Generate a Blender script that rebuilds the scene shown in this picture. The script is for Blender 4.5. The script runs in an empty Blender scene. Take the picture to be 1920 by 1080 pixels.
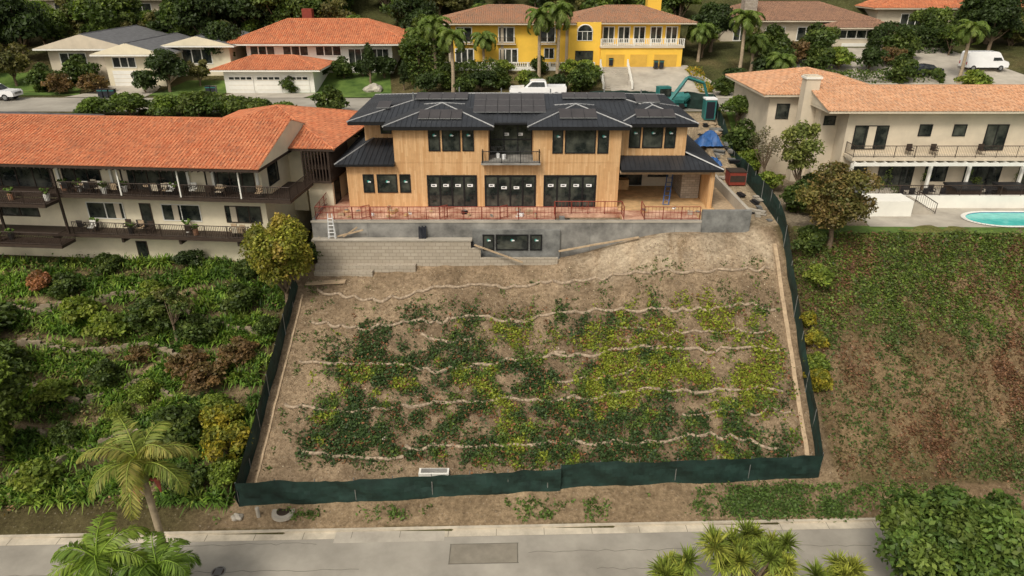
import bpy, math, random
import numpy as np
from mathutils import Vector
random.seed(7); rng=np.random.default_rng(7)
S=bpy.context.scene; COL=S.collection
Z=Vector((0,0,1))
# ------------------------------------------------------------ materials
def newmat(name):
    m=bpy.data.materials.new(name); m.use_nodes=True
    nt=m.node_tree; b=nt.nodes['Principled BSDF']; return m,nt,b
def mathn(nt,op,a,b=None):
    n=nt.nodes.new('ShaderNodeMath'); n.operation=op
    for i,v in enumerate((a,b)):
        if v is None: continue
        if isinstance(v,(int,float)): n.inputs[i].default_value=v
        else: nt.links.new(v,n.inputs[i])
    return n.outputs[0]
def mixc(nt,f,a,b,mode='MIX'):
    n=nt.nodes.new('ShaderNodeMix'); n.data_type='RGBA'; n.blend_type=mode
    for idx,v in ((0,f),(6,a),(7,b)):
        if isinstance(v,(int,float)): n.inputs[idx].default_value=v
        elif isinstance(v,tuple): n.inputs[idx].default_value=(v[0],v[1],v[2],1)
        else: nt.links.new(v,n.inputs[idx])
    return n.outputs[2]
def noisen(nt,vec,scale,detail=4,rough=.6):
    n=nt.nodes.new('ShaderNodeTexNoise'); n.inputs['Scale'].default_value=scale
    n.inputs['Detail'].default_value=detail; n.inputs['Roughness'].default_value=rough
    if vec is not None: nt.links.new(vec,n.inputs['Vector'])
    return n.outputs[0]
def remap(nt,v,a,b,c=0.,d=1.):
    n=nt.nodes.new('ShaderNodeMapRange'); nt.links.new(v,n.inputs[0])
    for i,x in enumerate((a,b,c,d)): n.inputs[i+1].default_value=x
    return n.outputs[0]
def bumpn(nt,b,h,strength,dist=.02):
    n=nt.nodes.new('ShaderNodeBump'); n.inputs['Strength'].default_value=strength
    n.inputs['Distance'].default_value=dist; nt.links.new(h,n.inputs['Height'])
    nt.links.new(n.outputs[0],b.inputs['Normal'])
def M(name,col,rough=.75,var=.18,scale=1.2,bump=.2,bscale=14,metal=0.,spec=.3,col2=None):
    m,nt,b=newmat(name)
    tc=nt.nodes.new('ShaderNodeTexCoord').outputs['Object']
    c1=tuple(c*(1-var) for c in col); c2=tuple(min(1,c*(1+var)) for c in (col2 or col))
    n1=noisen(nt,tc,scale,6,.65)
    c=mixc(nt,remap(nt,n1,.32,.68),c1,c2)
    nt.links.new(c,b.inputs['Base Color'])
    b.inputs['Roughness'].default_value=rough; b.inputs['Metallic'].default_value=metal
    b.inputs['Specular IOR Level'].default_value=spec
    if bump>0: bumpn(nt,b,noisen(nt,tc,bscale,4),bump)
    return m
def uvsep(nt):
    u=nt.nodes.new('ShaderNodeUVMap').outputs[0]
    s=nt.nodes.new('ShaderNodeSeparateXYZ'); nt.links.new(u,s.inputs[0]); return u,s.outputs[0],s.outputs[1]
def cellnoise(nt,u,v):
    c=nt.nodes.new('ShaderNodeCombineXYZ'); nt.links.new(u,c.inputs[0])
    if v is not None: nt.links.new(v,c.inputs[1])
    w=nt.nodes.new('ShaderNodeTexWhiteNoise'); w.noise_dimensions='2D'; nt.links.new(c.outputs[0],w.inputs['Vector'])
    return w.outputs['Value']
def tile_mat(name,ca,cb,cc,pu=.3,pv=.42):
    m,nt,b=newmat(name); uv,u,v=uvsep(nt)
    fu=mathn(nt,'FLOOR',mathn(nt,'ADD',mathn(nt,'DIVIDE',u,pu),.5)); vv=mathn(nt,'DIVIDE',v,pv); fv=mathn(nt,'FLOOR',vv)
    w=cellnoise(nt,fu,fv)
    c=mixc(nt,remap(nt,w,.0,.8),ca,cb); c=mixc(nt,remap(nt,w,.85,1.,0,.85),c,cc)
    big=noisen(nt,uv,.45,6,.75); c=mixc(nt,remap(nt,big,.42,.72,0,.7),c,cc)
    fr=mathn(nt,'FRACT',vv)
    edge=mathn(nt,'LESS_THAN',fr,.15); c=mixc(nt,mathn(nt,'MULTIPLY',edge,.55),c,tuple(x*.35 for x in ca))
    nt.links.new(c,b.inputs['Base Color']); b.inputs['Roughness'].default_value=.8; b.inputs['Specular IOR Level'].default_value=.2
    bumpn(nt,b,fr,.8,-.04)
    return m
def board_mat(name,ca,cb,w=.14,rough=.6):
    m,nt,b=newmat(name); uv,u,v=uvsep(nt)
    uu=mathn(nt,'DIVIDE',u,w); fu=mathn(nt,'FLOOR',uu)
    fv=mathn(nt,'FLOOR',mathn(nt,'ADD',mathn(nt,'DIVIDE',v,2.7),mathn(nt,'MULTIPLY',fu,.37)))
    n=cellnoise(nt,fu,fv); c=mixc(nt,n,ca,cb)
    g=noisen(nt,uv,2.5,5); c=mixc(nt,remap(nt,g,.4,.8,0,.3),c,tuple(x*.65 for x in ca))
    fr=mathn(nt,'FRACT',uu); e=mathn(nt,'LESS_THAN',fr,.08); c=mixc(nt,mathn(nt,'MULTIPLY',e,.5),c,tuple(x*.35 for x in ca))
    nt.links.new(c,b.inputs['Base Color']); b.inputs['Roughness'].default_value=rough; b.inputs['Specular IOR Level'].default_value=.25
    return m
def cmu_mat(name,ca,cb,bw=.41,bh=.205,mortar=(.2,.19,.17),ms=.014):
    m,nt,b=newmat(name); uv,u,v=uvsep(nt)
    t=nt.nodes.new('ShaderNodeTexBrick'); nt.links.new(uv,t.inputs['Vector'])
    t.inputs['Scale'].default_value=1; t.inputs['Brick Width'].default_value=bw; t.inputs['Row Height'].default_value=bh
    t.inputs['Mortar Size'].default_value=ms; t.inputs['Color1'].default_value=(*ca,1); t.inputs['Color2'].default_value=(*cb,1); t.inputs['Mortar'].default_value=(*mortar,1)
    g=noisen(nt,uv,.7,7,.75); c=mixc(nt,remap(nt,g,.4,.75,0,.5),t.outputs['Color'],(.3,.25,.18))
    nt.links.new(c,b.inputs['Base Color']); b.inputs['Roughness'].default_value=.9
    bumpn(nt,b,t.outputs['Fac'],.4,-.01); return m
def attr_mat(name,rough=.6,trans=.0,ns=0,bump=0,spec=.25):
    m,nt,b=newmat(name)
    a=nt.nodes.new('ShaderNodeAttribute'); a.attribute_name='Col'; c=a.outputs['Color']
    tc=nt.nodes.new('ShaderNodeTexCoord').outputs['Object']
    if ns:
        n1=noisen(nt,tc,ns,9,.72); c=mixc(nt,1.,c,mixc(nt,remap(nt,n1,.33,.67),(.6,.58,.56),(1.28,1.27,1.25)),'MULTIPLY')
        n2=noisen(nt,tc,3.2,6,.8); c=mixc(nt,1.,c,mixc(nt,remap(nt,n2,.35,.65),(.58,.55,.52),(1.3,1.3,1.3)),'MULTIPLY')
        vo=nt.nodes.new('ShaderNodeTexVoronoi'); vo.inputs['Scale'].default_value=3.2; nt.links.new(tc,vo.inputs['Vector'])
        peb=remap(nt,vo.outputs['Distance'],.05,.2,1,0)
        c=mixc(nt,mathn(nt,'MULTIPLY',peb,.4),c,(.46,.40,.32))
        vo2=nt.nodes.new('ShaderNodeTexVoronoi'); vo2.inputs['Scale'].default_value=2.1; nt.links.new(tc,vo2.inputs['Vector'])
        c=mixc(nt,mathn(nt,'MULTIPLY',remap(nt,vo2.outputs['Distance'],.05,.22,1,0),.6),c,(.09,.065,.04))
        bumpn(nt,b,n2,bump,.3)
    nt.links.new(c,b.inputs['Base Color']); b.inputs['Roughness'].default_value=rough; b.inputs['Specular IOR Level'].default_value=spec
    if trans:
        t=nt.nodes.new('ShaderNodeBsdfTranslucent'); nt.links.new(mixc(nt,1.,c,(1.5,1.7,.5),'MULTIPLY'),t.inputs['Color'])
        mx=nt.nodes.new('ShaderNodeMixShader'); mx.inputs[0].default_value=trans
        nt.links.new(b.outputs[0],mx.inputs[1]); nt.links.new(t.outputs[0],mx.inputs[2])
        nt.links.new(mx.outputs[0],nt.nodes['Material Output'].inputs['Surface'])
    return m
LEAF=attr_mat('leaf',.5,.3); GROUND=attr_mat('ground_soil',.95,0,.3,.7,.1)
BARK=M('bark',(.18,.13,.085),.9,.3,6,.6,30)
CEDAR=board_mat('cedar_boards',(.54,.31,.14),(.68,.44,.23))
METALROOF=M('standing_seam_metal',(.04,.043,.05),.42,.25,.6,0,metal=.4,spec=.5); HIPCAP=M('hip_cap_metal',(.38,.38,.38),.5,.1,1,0,metal=.2)
SOLAR=M('solar_panel',(.05,.043,.042),.35,.2,.8,0,spec=.5)
FRAME=M('black_frame',(.012,.012,.013),.45,.1,2,0)
GLASS,nt,b=newmat('window_glass'); b.inputs['Roughness'].default_value=.06; b.inputs['Specular IOR Level'].default_value=.6
tc=nt.nodes.new('ShaderNodeTexCoord').outputs['Object']; nt.links.new(mixc(nt,remap(nt,noisen(nt,tc,.9,4),.4,.68),(.012,.016,.016),(.08,.085,.07)),b.inputs['Base Color'])
STICK=M('white_sticker',(.8,.8,.8),.6,.05,3,0); STICKG=M('green_sticker',(.03,.28,.24),.6,.1,3,0)
CONC=M('concrete',(.17,.165,.155),.85,.35,.5,.3,18,col2=(.25,.24,.22)); CONCD=M('concrete_dark',(.13,.13,.125),.85,.4,.8,.3,18,col2=(.18,.18,.17)); CONCL=M('concrete_light',(.40,.36,.30),.85,.2,.5,.25,18)
CMU=cmu_mat('concrete_block',(.36,.31,.245),(.43,.375,.30),.6,.3,(.24,.205,.16),.022); STONE=cmu_mat('stone_veneer',(.42,.37,.31),(.28,.24,.2),.5,.22,(.15,.13,.1))
DECK=M('waterproof_deck',(.48,.15,.08),.6,.5,.7,.1,10,col2=(.5,.33,.24)); PLY=M('plywood',(.55,.36,.18),.7,.3,1.2,.1)
REDMET=M('red_primer_rail',(.22,.04,.025),.6,.15,3,0)
CREAM=M('cream_stucco',(.74,.66,.49),.9,.1,.6,.15,25); WHITE=M('white_stucco',(.76,.74,.67),.9,.07,.6,.1,25); YELLOW=M('yellow_stucco',(.80,.5,.07),.9,.1,.4,.1,25)
BEIGE=M('beige_stucco',(.58,.50,.385),.9,.12,.5,.15,25); TRIM=M('white_trim',(.76,.74,.68),.6,.05,2,0); BROWN=M('brown_wood',(.045,.03,.022),.6,.25,3,.1); GAR=M('garage_door',(.6,.36,.06),.7,.1)
TILE=tile_mat('terracotta_tile',(.50,.145,.062),(.64,.25,.12),(.24,.10,.06)); TILE2=tile_mat('pale_terracotta_tile',(.54,.26,.13),(.68,.39,.23),(.38,.23,.15))
TILE3=tile_mat('brown_tile',(.25,.14,.09),(.34,.19,.12),(.14,.09,.07)); TILE4=tile_mat('weathered_tile',(.42,.19,.10),(.34,.2,.13),(.18,.13,.09)); SHING=M('grey_shingle',(.13,.13,.135),.9,.25,2,.3,12)
ASPH=M('asphalt',(.28,.255,.215),.95,.12,.22,.35,45,col2=(.35,.32,.27)); ASPHB=M('asphalt_patch',(.22,.195,.155),.95,.2,.9,.3,40); GUT=M('gutter_concrete',(.48,.42,.33),.9,.25,.8,.2,25); SEAL=M('crack_sealant',(.14,.125,.1),.9,.2,2,0)
MESHF=M('green_fence_screen',(.012,.032,.025),.7,.4,1.2,.4,4,spec=.35); STEEL=M('galvanised_steel',(.35,.36,.36),.45,.1,3,0,metal=.7)
WOOD=M('lumber',(.42,.31,.2),.8,.25,3,.2); ROLL=M('straw_wattle',(.24,.18,.125),.95,.35,5,.7,40,col2=(.36,.28,.2)); TEAL=M('teal_paint',(.03,.16,.15),.5,.2,2,0); BLUE=M('blue_tarp',(.03,.10,.28),.5,.3,2,.5,4)
CARW=M('white_paint',(.8,.8,.8),.25,.03,2,0,spec=.5); CARD=M('dark_paint',(.02,.022,.03),.25,.05,2,0,spec=.5); TYRE=M('tyre',(.02,.02,.02),.9,.1,5,0); LIGHTR=M('lamp_red',(.4,.02,.02),.3,.05,2,0)
WATER,nt,b=newmat('pool_water'); b.inputs['Roughness'].default_value=.08
tc=nt.nodes.new('ShaderNodeTexCoord').outputs['Object']; bumpn(nt,b,noisen(nt,tc,3,3),.15,.05); nt.links.new(mixc(nt,remap(nt,noisen(nt,tc,1.2,3),.3,.7),(.05,.42,.4),(.12,.6,.55)),b.inputs['Base Color'])
BLACKV=M('black_cover',(.02,.02,.022),.5,.2,2,.2,5); DARKIN=M('dark_interior',(.03,.027,.024),.9,.4,1,0)
PINK=M('palm_flower',(.4,.1,.07),.7,.3,5,.2); SHAFT=M('palm_crownshaft',(.2,.22,.07),.6,.3,3,.1); PTRUNK=M('palm_trunk',(.36,.28,.19),.9,.25,4,.4,12)
LAWN=M('lawn_grass',(.06,.12,.018),.95,.35,.5,.6,25,col2=(.10,.155,.03))
# ------------------------------------------------------------ builders
def link(o,parent=None):
    COL.objects.link(o)
    if parent: o.parent=parent
    return o
def group(name,loc=(0,0,0),rz=0.):
    o=bpy.data.objects.new(name,None); o.location=loc; o.rotation_euler=(0,0,rz); o.empty_display_size=.3
    COL.objects.link(o); return o
class MB:
    def __init__(s): s.v=[];s.f=[];s.m=[];s.mats=[]
    def mi(s,m):
        if m not in s.mats: s.mats.append(m)
        return s.mats.index(m)
    def poly(s,pts,m):
        n=len(s.v); s.v+= [tuple(p) for p in pts]; s.f.append(list(range(n,n+len(pts)))); s.m.append(s.mi(m))
    def box(s,x0,x1,y0,y1,z0,z1,m):
        n=len(s.v); s.v+=[(x,y,z) for z in (z0,z1) for x,y in ((x0,y0),(x1,y0),(x1,y1),(x0,y1))]
        for q in ((0,3,2,1),(4,5,6,7),(0,1,5,4),(1,2,6,5),(2,3,7,6),(3,0,4,7)): s.f.append([n+i for i in q]); s.m.append(s.mi(m))
    def cyl(s,p0,p1,r0,r1,m,k=8,cap=True):
        p0=Vector(p0);p1=Vector(p1);d=(p1-p0).normalized()
        a=d.cross(Vector((1,0,0)) if abs(d.x)<.8 else Vector((0,1,0))).normalized(); b=d.cross(a)
        n=len(s.v)
        for p,r in ((p0,r0),(p1,r1)):
            for i in range(k):
                t=2*math.pi*i/k; s.v.append(tuple(p+a*(r*math.cos(t))+b*(r*math.sin(t))))
        for i in range(k): j=(i+1)%k; s.f.append([n+i,n+j,n+k+j,n+k+i]); s.m.append(s.mi(m))
        if cap:
            s.f.append([n+i for i in range(k)][::-1]); s.m.append(s.mi(m)); s.f.append([n+k+i for i in range(k)]); s.m.append(s.mi(m))
    def bar(s,p0,p1,w,m): s.cyl(p0,p1,w,w,m,4)
    def ribs(s,pts,step,w,h,m):
        P=[Vector(p) for p in pts]; n=(P[1]-P[0]).cross(P[2]-P[0]).normalized()
        if n.z<0: n=-n
        U=Z.cross(n).normalized(); V=n.cross(U)
        q=[(p.dot(U),p.dot(V)) for p in P]; dn=P[0].dot(n)
        us=[a for a,_ in q]; k=math.ceil(min(us)/step)
        while k*step<max(us)-w*.5:
            u=k*step; k+=1; vs=[]
            for i in range(len(q)):
                a,b=q[i],q[(i+1)%len(q)]
                if (a[0]-u)*(b[0]-u)<0: t=(u-a[0])/(b[0]-a[0]); vs.append(a[1]+t*(b[1]-a[1]))
            if len(vs)<2 or max(vs)-min(vs)<.15: continue
            v0,v1=min(vs)-.03,max(vs)
            pr=[(-w,0.),(-.55*w,h),(.55*w,h),(w,0.)]
            A=[U*(u+a)+V*v0+n*(dn+b) for a,b in pr]; B=[U*(u+a)+V*v1+n*(dn+b) for a,b in pr]
            for i in range(3): s.poly([A[i],A[i+1],B[i+1],B[i]],m)
            s.poly([A[0],A[1],A[2],A[3]],m)
    def hip(s,x0,x1,y0,y1,z,h,m,fm,rib=(.3,.12,.07),gable=False,thick=.22,capm=None,gm=None,sides='fblr'):
        if (x1-x0)>=(y1-y0):
            d=0 if gable else (y1-y0)/2; ym=(y0+y1)/2; a=(x0+d,ym,z+h); b=(x1-d,ym,z+h)
            F={'f':[(x0,y0,z),(x1,y0,z),b,a],'b':[(x1,y1,z),(x0,y1,z),a,b],'r':[(x1,y0,z),(x1,y1,z),b],'l':[(x0,y1,z),(x0,y0,z),a]}; ends='rl'
        else:
            d=0 if gable else (x1-x0)/2; xm=(x0+x1)/2; a=(xm,y0+d,z+h); b=(xm,y1-d,z+h)
            F={'l':[(x0,y1,z),(x0,y0,z),a,b],'r':[(x1,y0,z),(x1,y1,z),b,a],'f':[(x0,y0,z),(x1,y0,z),a],'b':[(x1,y1,z),(x0,y1,z),b]}; ends='fb'
        for k,f in F.items():
            if k not in sides: continue
            if gable and k in ends: s.poly(f,gm or fm); continue
            s.poly(f,m)
            if rib: s.ribs(f,*rib,m)
        s.box(x0+.02,x1-.02,y0+.02,y1-.02,z-thick,z-.01,fm)
        cm=capm or m; r=.11 if rib and rib[1]>.08 else .075
        s.cyl(a,b,r,r,cm,6)
        if not gable:
            L=(x1-x0)>=(y1-y0)
            for c,e in (((x0,y0,z),a),((x1,y1,z),b),((x1,y0,z),b if L else a),((x0,y1,z),a if L else b)): s.cyl(c,e,r,r,cm,6)
    def win(s,x0,x1,z0,z1,y,nx=1,nz=1,fm=None,gm=None,fw=.07,d=.07):
        fm=fm or FRAME; gm=gm or GLASS
        s.box(x0,x1,y-.02,y+.01,z0,z1,gm)
        for i in range(nx+1):
            x=x0+(x1-x0)*i/nx; s.box(x-fw/2,x+fw/2,y-d,y,z0-fw/2,z1+fw/2,fm)
        for i in range(nz+1):
            z=z0+(z1-z0)*i/nz; s.box(x0+fw/2,x1-fw/2,y-d+.006,y,z-fw/2,z+fw/2,fm)
    def winx(s,y0,y1,z0,z1,x,sg,fm=None,gm=None,n=1):
        fm=fm or FRAME; gm=gm or GLASS; a,b=sorted((x,x+sg*.02)); s.box(a,b,y0,y1,z0,z1,gm); a,b=sorted((x,x+sg*.06))
        for i in range(n+1):
            y=y0+(y1-y0)*i/n; s.box(a,b,y-.04,y+.04,z0,z1,fm)
        for z in (z0,z1): s.box(a,b,y0-.04,y1+.04,z-.035,z+.035,fm)
    def rail(s,p0,p1,h,m,step=.14,pw=.012,post=1.8,pr=.035,mid=False):
        p0=Vector(p0);p1=Vector(p1);L=(p1-p0).length; u=Vector((0,0,h))
        s.bar(p0+u,p1+u,.035,m); s.bar(p0+Vector((0,0,.1)),p1+Vector((0,0,.1)),.025,m)
        if mid: s.bar(p0+u*.55,p1+u*.55,.02,m)
        n=max(1,int(L/step))
        for i in range(n+1): q=p0.lerp(p1,i/n); s.cyl(q+Vector((0,0,.1)),q+u,pw,pw,m,4,False)
        n=max(1,round(L/post))
        for i in range(n+1): q=p0.lerp(p1,i/n); s.bar(q,q+u*1.02,pr,m)
    def chair(s,x,y,z,m,m2,f=1):
        s.box(x-.25,x+.25,y-.25,y+.25,z+.4,z+.46,m); s.box(x-.25,x+.25,y+f*.23-.03,y+f*.23+.03,z+.46,z+.95,m)
        for a in (-.22,.22):
            s.box(x+a-.03,x+a+.03,y-.24,y+.24,z+.62,z+.66,m2)
            for b_ in (-.22,.22): s.bar((x+a,y+b_,z),(x+a,y+b_,z+.62),.02,m2)
    def done(s,name,parent=None,smooth=False):
        me=bpy.data.meshes.new(name); me.from_pydata(s.v,[],s.f)
        for m in s.mats: me.materials.append(m)
        me.polygons.foreach_set('material_index',s.m)
        uvl=me.uv_layers.new(name='UVMap').data; V=s.v
        for p in me.polygons:
            n=p.normal
            if abs(n.z)>.998 or math.hypot(n.x,n.y)<1e-6: U=(1,0,0);W=(0,1,0)
            else:
                l=math.hypot(n.x,n.y); sg=1 if n.z>=-.01 else -1
                U=(-n.y/l*sg,n.x/l*sg,0); nn=(n.x*sg,n.y*sg,n.z*sg)
                W=(nn[1]*U[2]-nn[2]*U[1],nn[2]*U[0]-nn[0]*U[2],nn[0]*U[1]-nn[1]*U[0])
            for li in p.loop_indices:
                c=V[me.loops[li].vertex_index]; uvl[li].uv=(c[0]*U[0]+c[1]*U[1]+c[2]*U[2],c[0]*W[0]+c[1]*W[1]+c[2]*W[2])
        if smooth: me.polygons.foreach_set('use_smooth',[True]*len(me.polygons))
        return link(bpy.data.objects.new(name,me),parent)
# ------------------------------------------------------------ noise and terrain height
_G=rng.random((256,256))
def vn(x,y,s):
    x=np.asarray(x,float)/s+100;y=np.asarray(y,float)/s+100; i=np.floor(x).astype(int);j=np.floor(y).astype(int);f=x-i;g=y-j;f=f*f*(3-2*f);g=g*g*(3-2*g)
    a=_G[i%256,j%256];b=_G[(i+1)%256,j%256];c=_G[i%256,(j+1)%256];d=_G[(i+1)%256,(j+1)%256]
    return (a*(1-f)+b*f)*(1-g)+(c*(1-f)+d*f)*g
def fbm(x,y,s): return .5*vn(x,y,s)+.28*vn(x+31,y+7,s/2.1)+.22*vn(x+5,y+77,s/4.3)
def ss(a,b,x):
    t=np.clip((np.asarray(x,float)-a)/(b-a),0,1); return t*t*(3-2*t)
def pw(y,pts):
    z=pts[0][1]+0*y
    for (a,za),(b,zb) in zip(pts[:-1],pts[1:]): z=z+np.clip((y-a)/(b-a),0,1)*(zb-za)
    return z
def kerb_y(x): return 33.3+.027*x
def H(x,y):
    x=np.asarray(x,float);y=np.asarray(y,float); k=kerb_y(np.clip(x,-80,80))
    zt=-3.5+2.5*ss(2,14,x); yt=35.5+.0725*np.clip(x,-18,22)
    L=pw(y,[(k,-12.9),(35.3,-12.3),(54,-3.9),(66,-3.9),(78.5,4.2)])
    A=pw(y,[(k,-12.9),(yt,-12.3),(53.3,zt),(54.5,zt+.1),(55.2,-.35),(73,-.35),(78.5,4.2)])
    B=pw(y,[(k,-12.9),(yt,-12.3),(53.3,zt),(54.5,-.5),(60,0),(78.5,4.2)])
    R=pw(y,[(k,-12.9),(37,-12.3),(51,-.15),(52,0),(70,0),(78.5,4.2)])
    up=ss(54,55,y)
    wl=(1-ss(-18.6,-17.6,x))*(1-up)+(1-ss(-17.5,-16.7,x))*up
    w=ss(19.4,19.9,x); Smid=A*(1-w)+B*w; wr=ss(21.8,22.9,x)
    z=L*wl+Smid*(1-wl)*(1-wr)+R*wr
    slope=ss(.4,2,y-k)*(1-ss(52.5,54,y))
    z=z+slope*((fbm(x,y,3.)-.5)*.36+(fbm(x,y,.8)-.5)*.24)
    z=np.where(y<k-.12,-13.06-np.clip(k-9-y,0,200)*.28,z)
    bk=pw(y,[(78.5,4.2),(93,4.2),(104,6.4),(118,8.6),(142,19),(420,62),(1500,95)])
    return np.where(y>78.5,bk,z)
def h1(x,y): return float(H(x,y))
def axis(segs):
    a=[]
    for s0,s1,st in segs: a+=list(np.arange(s0,s1,st))
    a.append(segs[-1][1]); return np.array(a)
xs=axis([(-1500,-200,130),(-200,-90,10),(-90,-50,2.5),(-50,-20,.4),(-20,24,.3),(24,56,.5),(56,90,2.5),(90,200,10),(200,1500,130)])
ys=axis([(-600,-20,60),(-20,30,3),(30,56,.28),(56,80,.8),(80,145,1.5),(145,400,15),(400,1500,100)])
X,Y=np.meshgrid(xs,ys); ZZ=H(X,Y)
nx,ny=len(xs),len(ys)
col=np.zeros((ny,nx,3)); col[:]=(.075,.08,.03)
def setc(mask,c):
    m=np.clip(mask,0,1)[...,None]; col[:]=col*(1-m)+np.array(c)*m
def dsite(x,y,lo=.40,hi=.56):
    e=fbm(x+60,y+20,2.)*5-2.5
    reg=ss(36.8,38.,y)*(1-ss(47.4,49.6,y+e*.7))*ss(-15,-11.5,x+e-(y-42)*.3)*(1-ss(18.3,20.6,x+e*.5))
    row=np.where(y>44.9,.7,1.)*(1-.35*ss(44,48,y))
    return (ss(lo,hi,.55*fbm(x,y,2.2)+.45*vn(x+9,y+3,.8))*.93+.05)*reg*row
k=kerb_y(X)
path=(np.abs((Y-.12*X+.8*np.sin(X*.35))%3.3-1.6)<.36)
setc((Y>k-.2)*(Y<54.6),(.10,.085,.04)); setc((Y>35)*(Y<53.5)*(X<-18.5)*path*ss(.35,.55,fbm(X+8,Y,4)),(.30,.225,.14))
setc(ss(21.6,22.4,X)*(Y<51.5)*(Y>k),(.21,.15,.085))
g=fbm(X,Y,6); setc(ss(21.6,22.4,X)*(Y<51.5)*(Y>k)*ss(.45,.62,g)*.6,(.12,.10,.045))
site=ss(-18.2,-17.7,X)*(1-ss(21.5,22.2,X))*(Y<54.6)*(Y>k)
setc(site,(.30,.225,.148))
setc(site*ss(.42,.62,fbm(X+4,Y*1.6,3.2))*.6,(.21,.155,.10))
setc(site*dsite(X,Y,.34,.48)*.85,(.135,.092,.057))
setc(site*ss(1,8,X)*ss(49.6,52.,Y)*ss(.3,.6,fbm(X*1.6+9,Y*.5,2.2))*.9,(.46,.38,.28))
setc(site*ss(49.5,51.5,Y)*ss(.4,.6,fbm(X*2.5+3,Y*.4,2.))*.45,(.36,.27,.18))
setc(ss(-22,-17,X)*(1-ss(21,24,X))*(Y>k)*(1-ss(35.6,36.4,Y-.0725*X)),(.29,.215,.135))
setc(ss(21,24,X)*(Y>k)*(Y<36.6),(.24,.17,.10))
setc((X>-16.9)*(X<22.8)*(Y>=54.6)*(Y<79),(.36,.29,.2))
setc((X>22.8)*(Y>51.2)*(Y<72),(.3,.25,.18)); setc((X>22.8)*(Y>=50.8)*(Y<53.)*ss(.2,.5,fbm(X,Y,2)+.1),(.16,.17,.05))
setc((Y>78.5)*(Y<118)*ss(.4,.6,fbm(X,Y,7)),(.13,.11,.05))
vv=np.stack([X,Y,ZZ],-1).reshape(-1,3)
idx=np.arange(nx*ny).reshape(ny,nx); q=np.stack([idx[:-1,:-1],idx[:-1,1:],idx[1:,1:],idx[1:,:-1]],-1).reshape(-1,4)
def np_mesh(name,v,q,fc=None,vc=None,mats=(),mi=None,smooth=False):
    me=bpy.data.meshes.new(name); me.vertices.add(len(v)); me.vertices.foreach_set('co',np.asarray(v,np.float32).ravel())
    me.loops.add(q.size); me.loops.foreach_set('vertex_index',q.astype(np.int32).ravel()); me.polygons.add(len(q))
    me.polygons.foreach_set('loop_start',np.arange(0,q.size,4,dtype=np.int32))
    if vc is not None:
        a=me.color_attributes.new('Col','FLOAT_COLOR','POINT'); c=np.ones((len(v),4),np.float32); c[:,:3]=vc; a.data.foreach_set('color',c.ravel())
    if fc is not None:
        a=me.color_attributes.new('Col','FLOAT_COLOR','CORNER'); c=np.ones((len(q),4,4),np.float32); c[:,:,:3]=fc[:,None,:]; a.data.foreach_set('color',c.ravel())
    for m in mats: me.materials.append(m)
    if mi is not None: me.polygons.foreach_set('material_index',mi.astype(np.int32))
    if smooth: me.polygons.foreach_set('use_smooth',[True]*len(q))
    me.update(calc_edges=True); return me
link(bpy.data.objects.new('ground',np_mesh('ground',vv,q,vc=col.reshape(-1,3),mats=[GROUND],smooth=True)))
# ------------------------------------------------------------ leaf generators (numpy)
def leafq(c,nrm,L,W,colr):
    n=len(c); nrm=nrm/np.linalg.norm(nrm,axis=1,keepdims=True); r=rng.normal(size=(n,3)); t=np.cross(nrm,r); t/=np.linalg.norm(t,axis=1,keepdims=True); b=np.cross(nrm,t)
    L=np.asarray(L).reshape(-1,1);W=np.asarray(W).reshape(-1,1)
    v=np.stack([c-t*L,c-b*W,c+t*L,c+b*W],1).reshape(-1,3); return v,np.arange(4*n).reshape(-1,4),colr
class Fol:
    def __init__(s): s.V=[];s.Q=[];s.C=[];s.I=[];s.n=0
    def add(s,v,q,c,mi=0):
        s.V.append(v);s.Q.append(q+s.n);s.C.append(c);s.I.append(np.full(len(q),mi));s.n+=len(v)
    def tube(s,pts,rs,mi=1,k=6):
        pts=np.array(pts,float); rings=[]
        for i,p in enumerate(pts):
            d=pts[min(i+1,len(pts)-1)]-pts[max(i-1,0)]; d/=np.linalg.norm(d)+1e-9
            a=np.cross(d,[1,0,0] if abs(d[0])<.8 else [0,1,0]); a/=np.linalg.norm(a); b=np.cross(d,a)
            t=np.arange(k)*2*np.pi/k; rings.append(p+rs[i]*(np.cos(t)[:,None]*a+np.sin(t)[:,None]*b))
        v=np.concatenate(rings); q=[[i*k+j,i*k+(j+1)%k,(i+1)*k+(j+1)%k,(i+1)*k+j] for i in range(len(pts)-1) for j in range(k)]
        q=np.array(q); s.add(v,q,np.tile([.1,.07,.04],(len(q),1)),mi)
    def mesh(s,name,mats=None): return np_mesh(name,np.concatenate(s.V),np.concatenate(s.Q),fc=np.concatenate(s.C),mats=mats or [LEAF,BARK],mi=np.concatenate(s.I))
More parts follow.
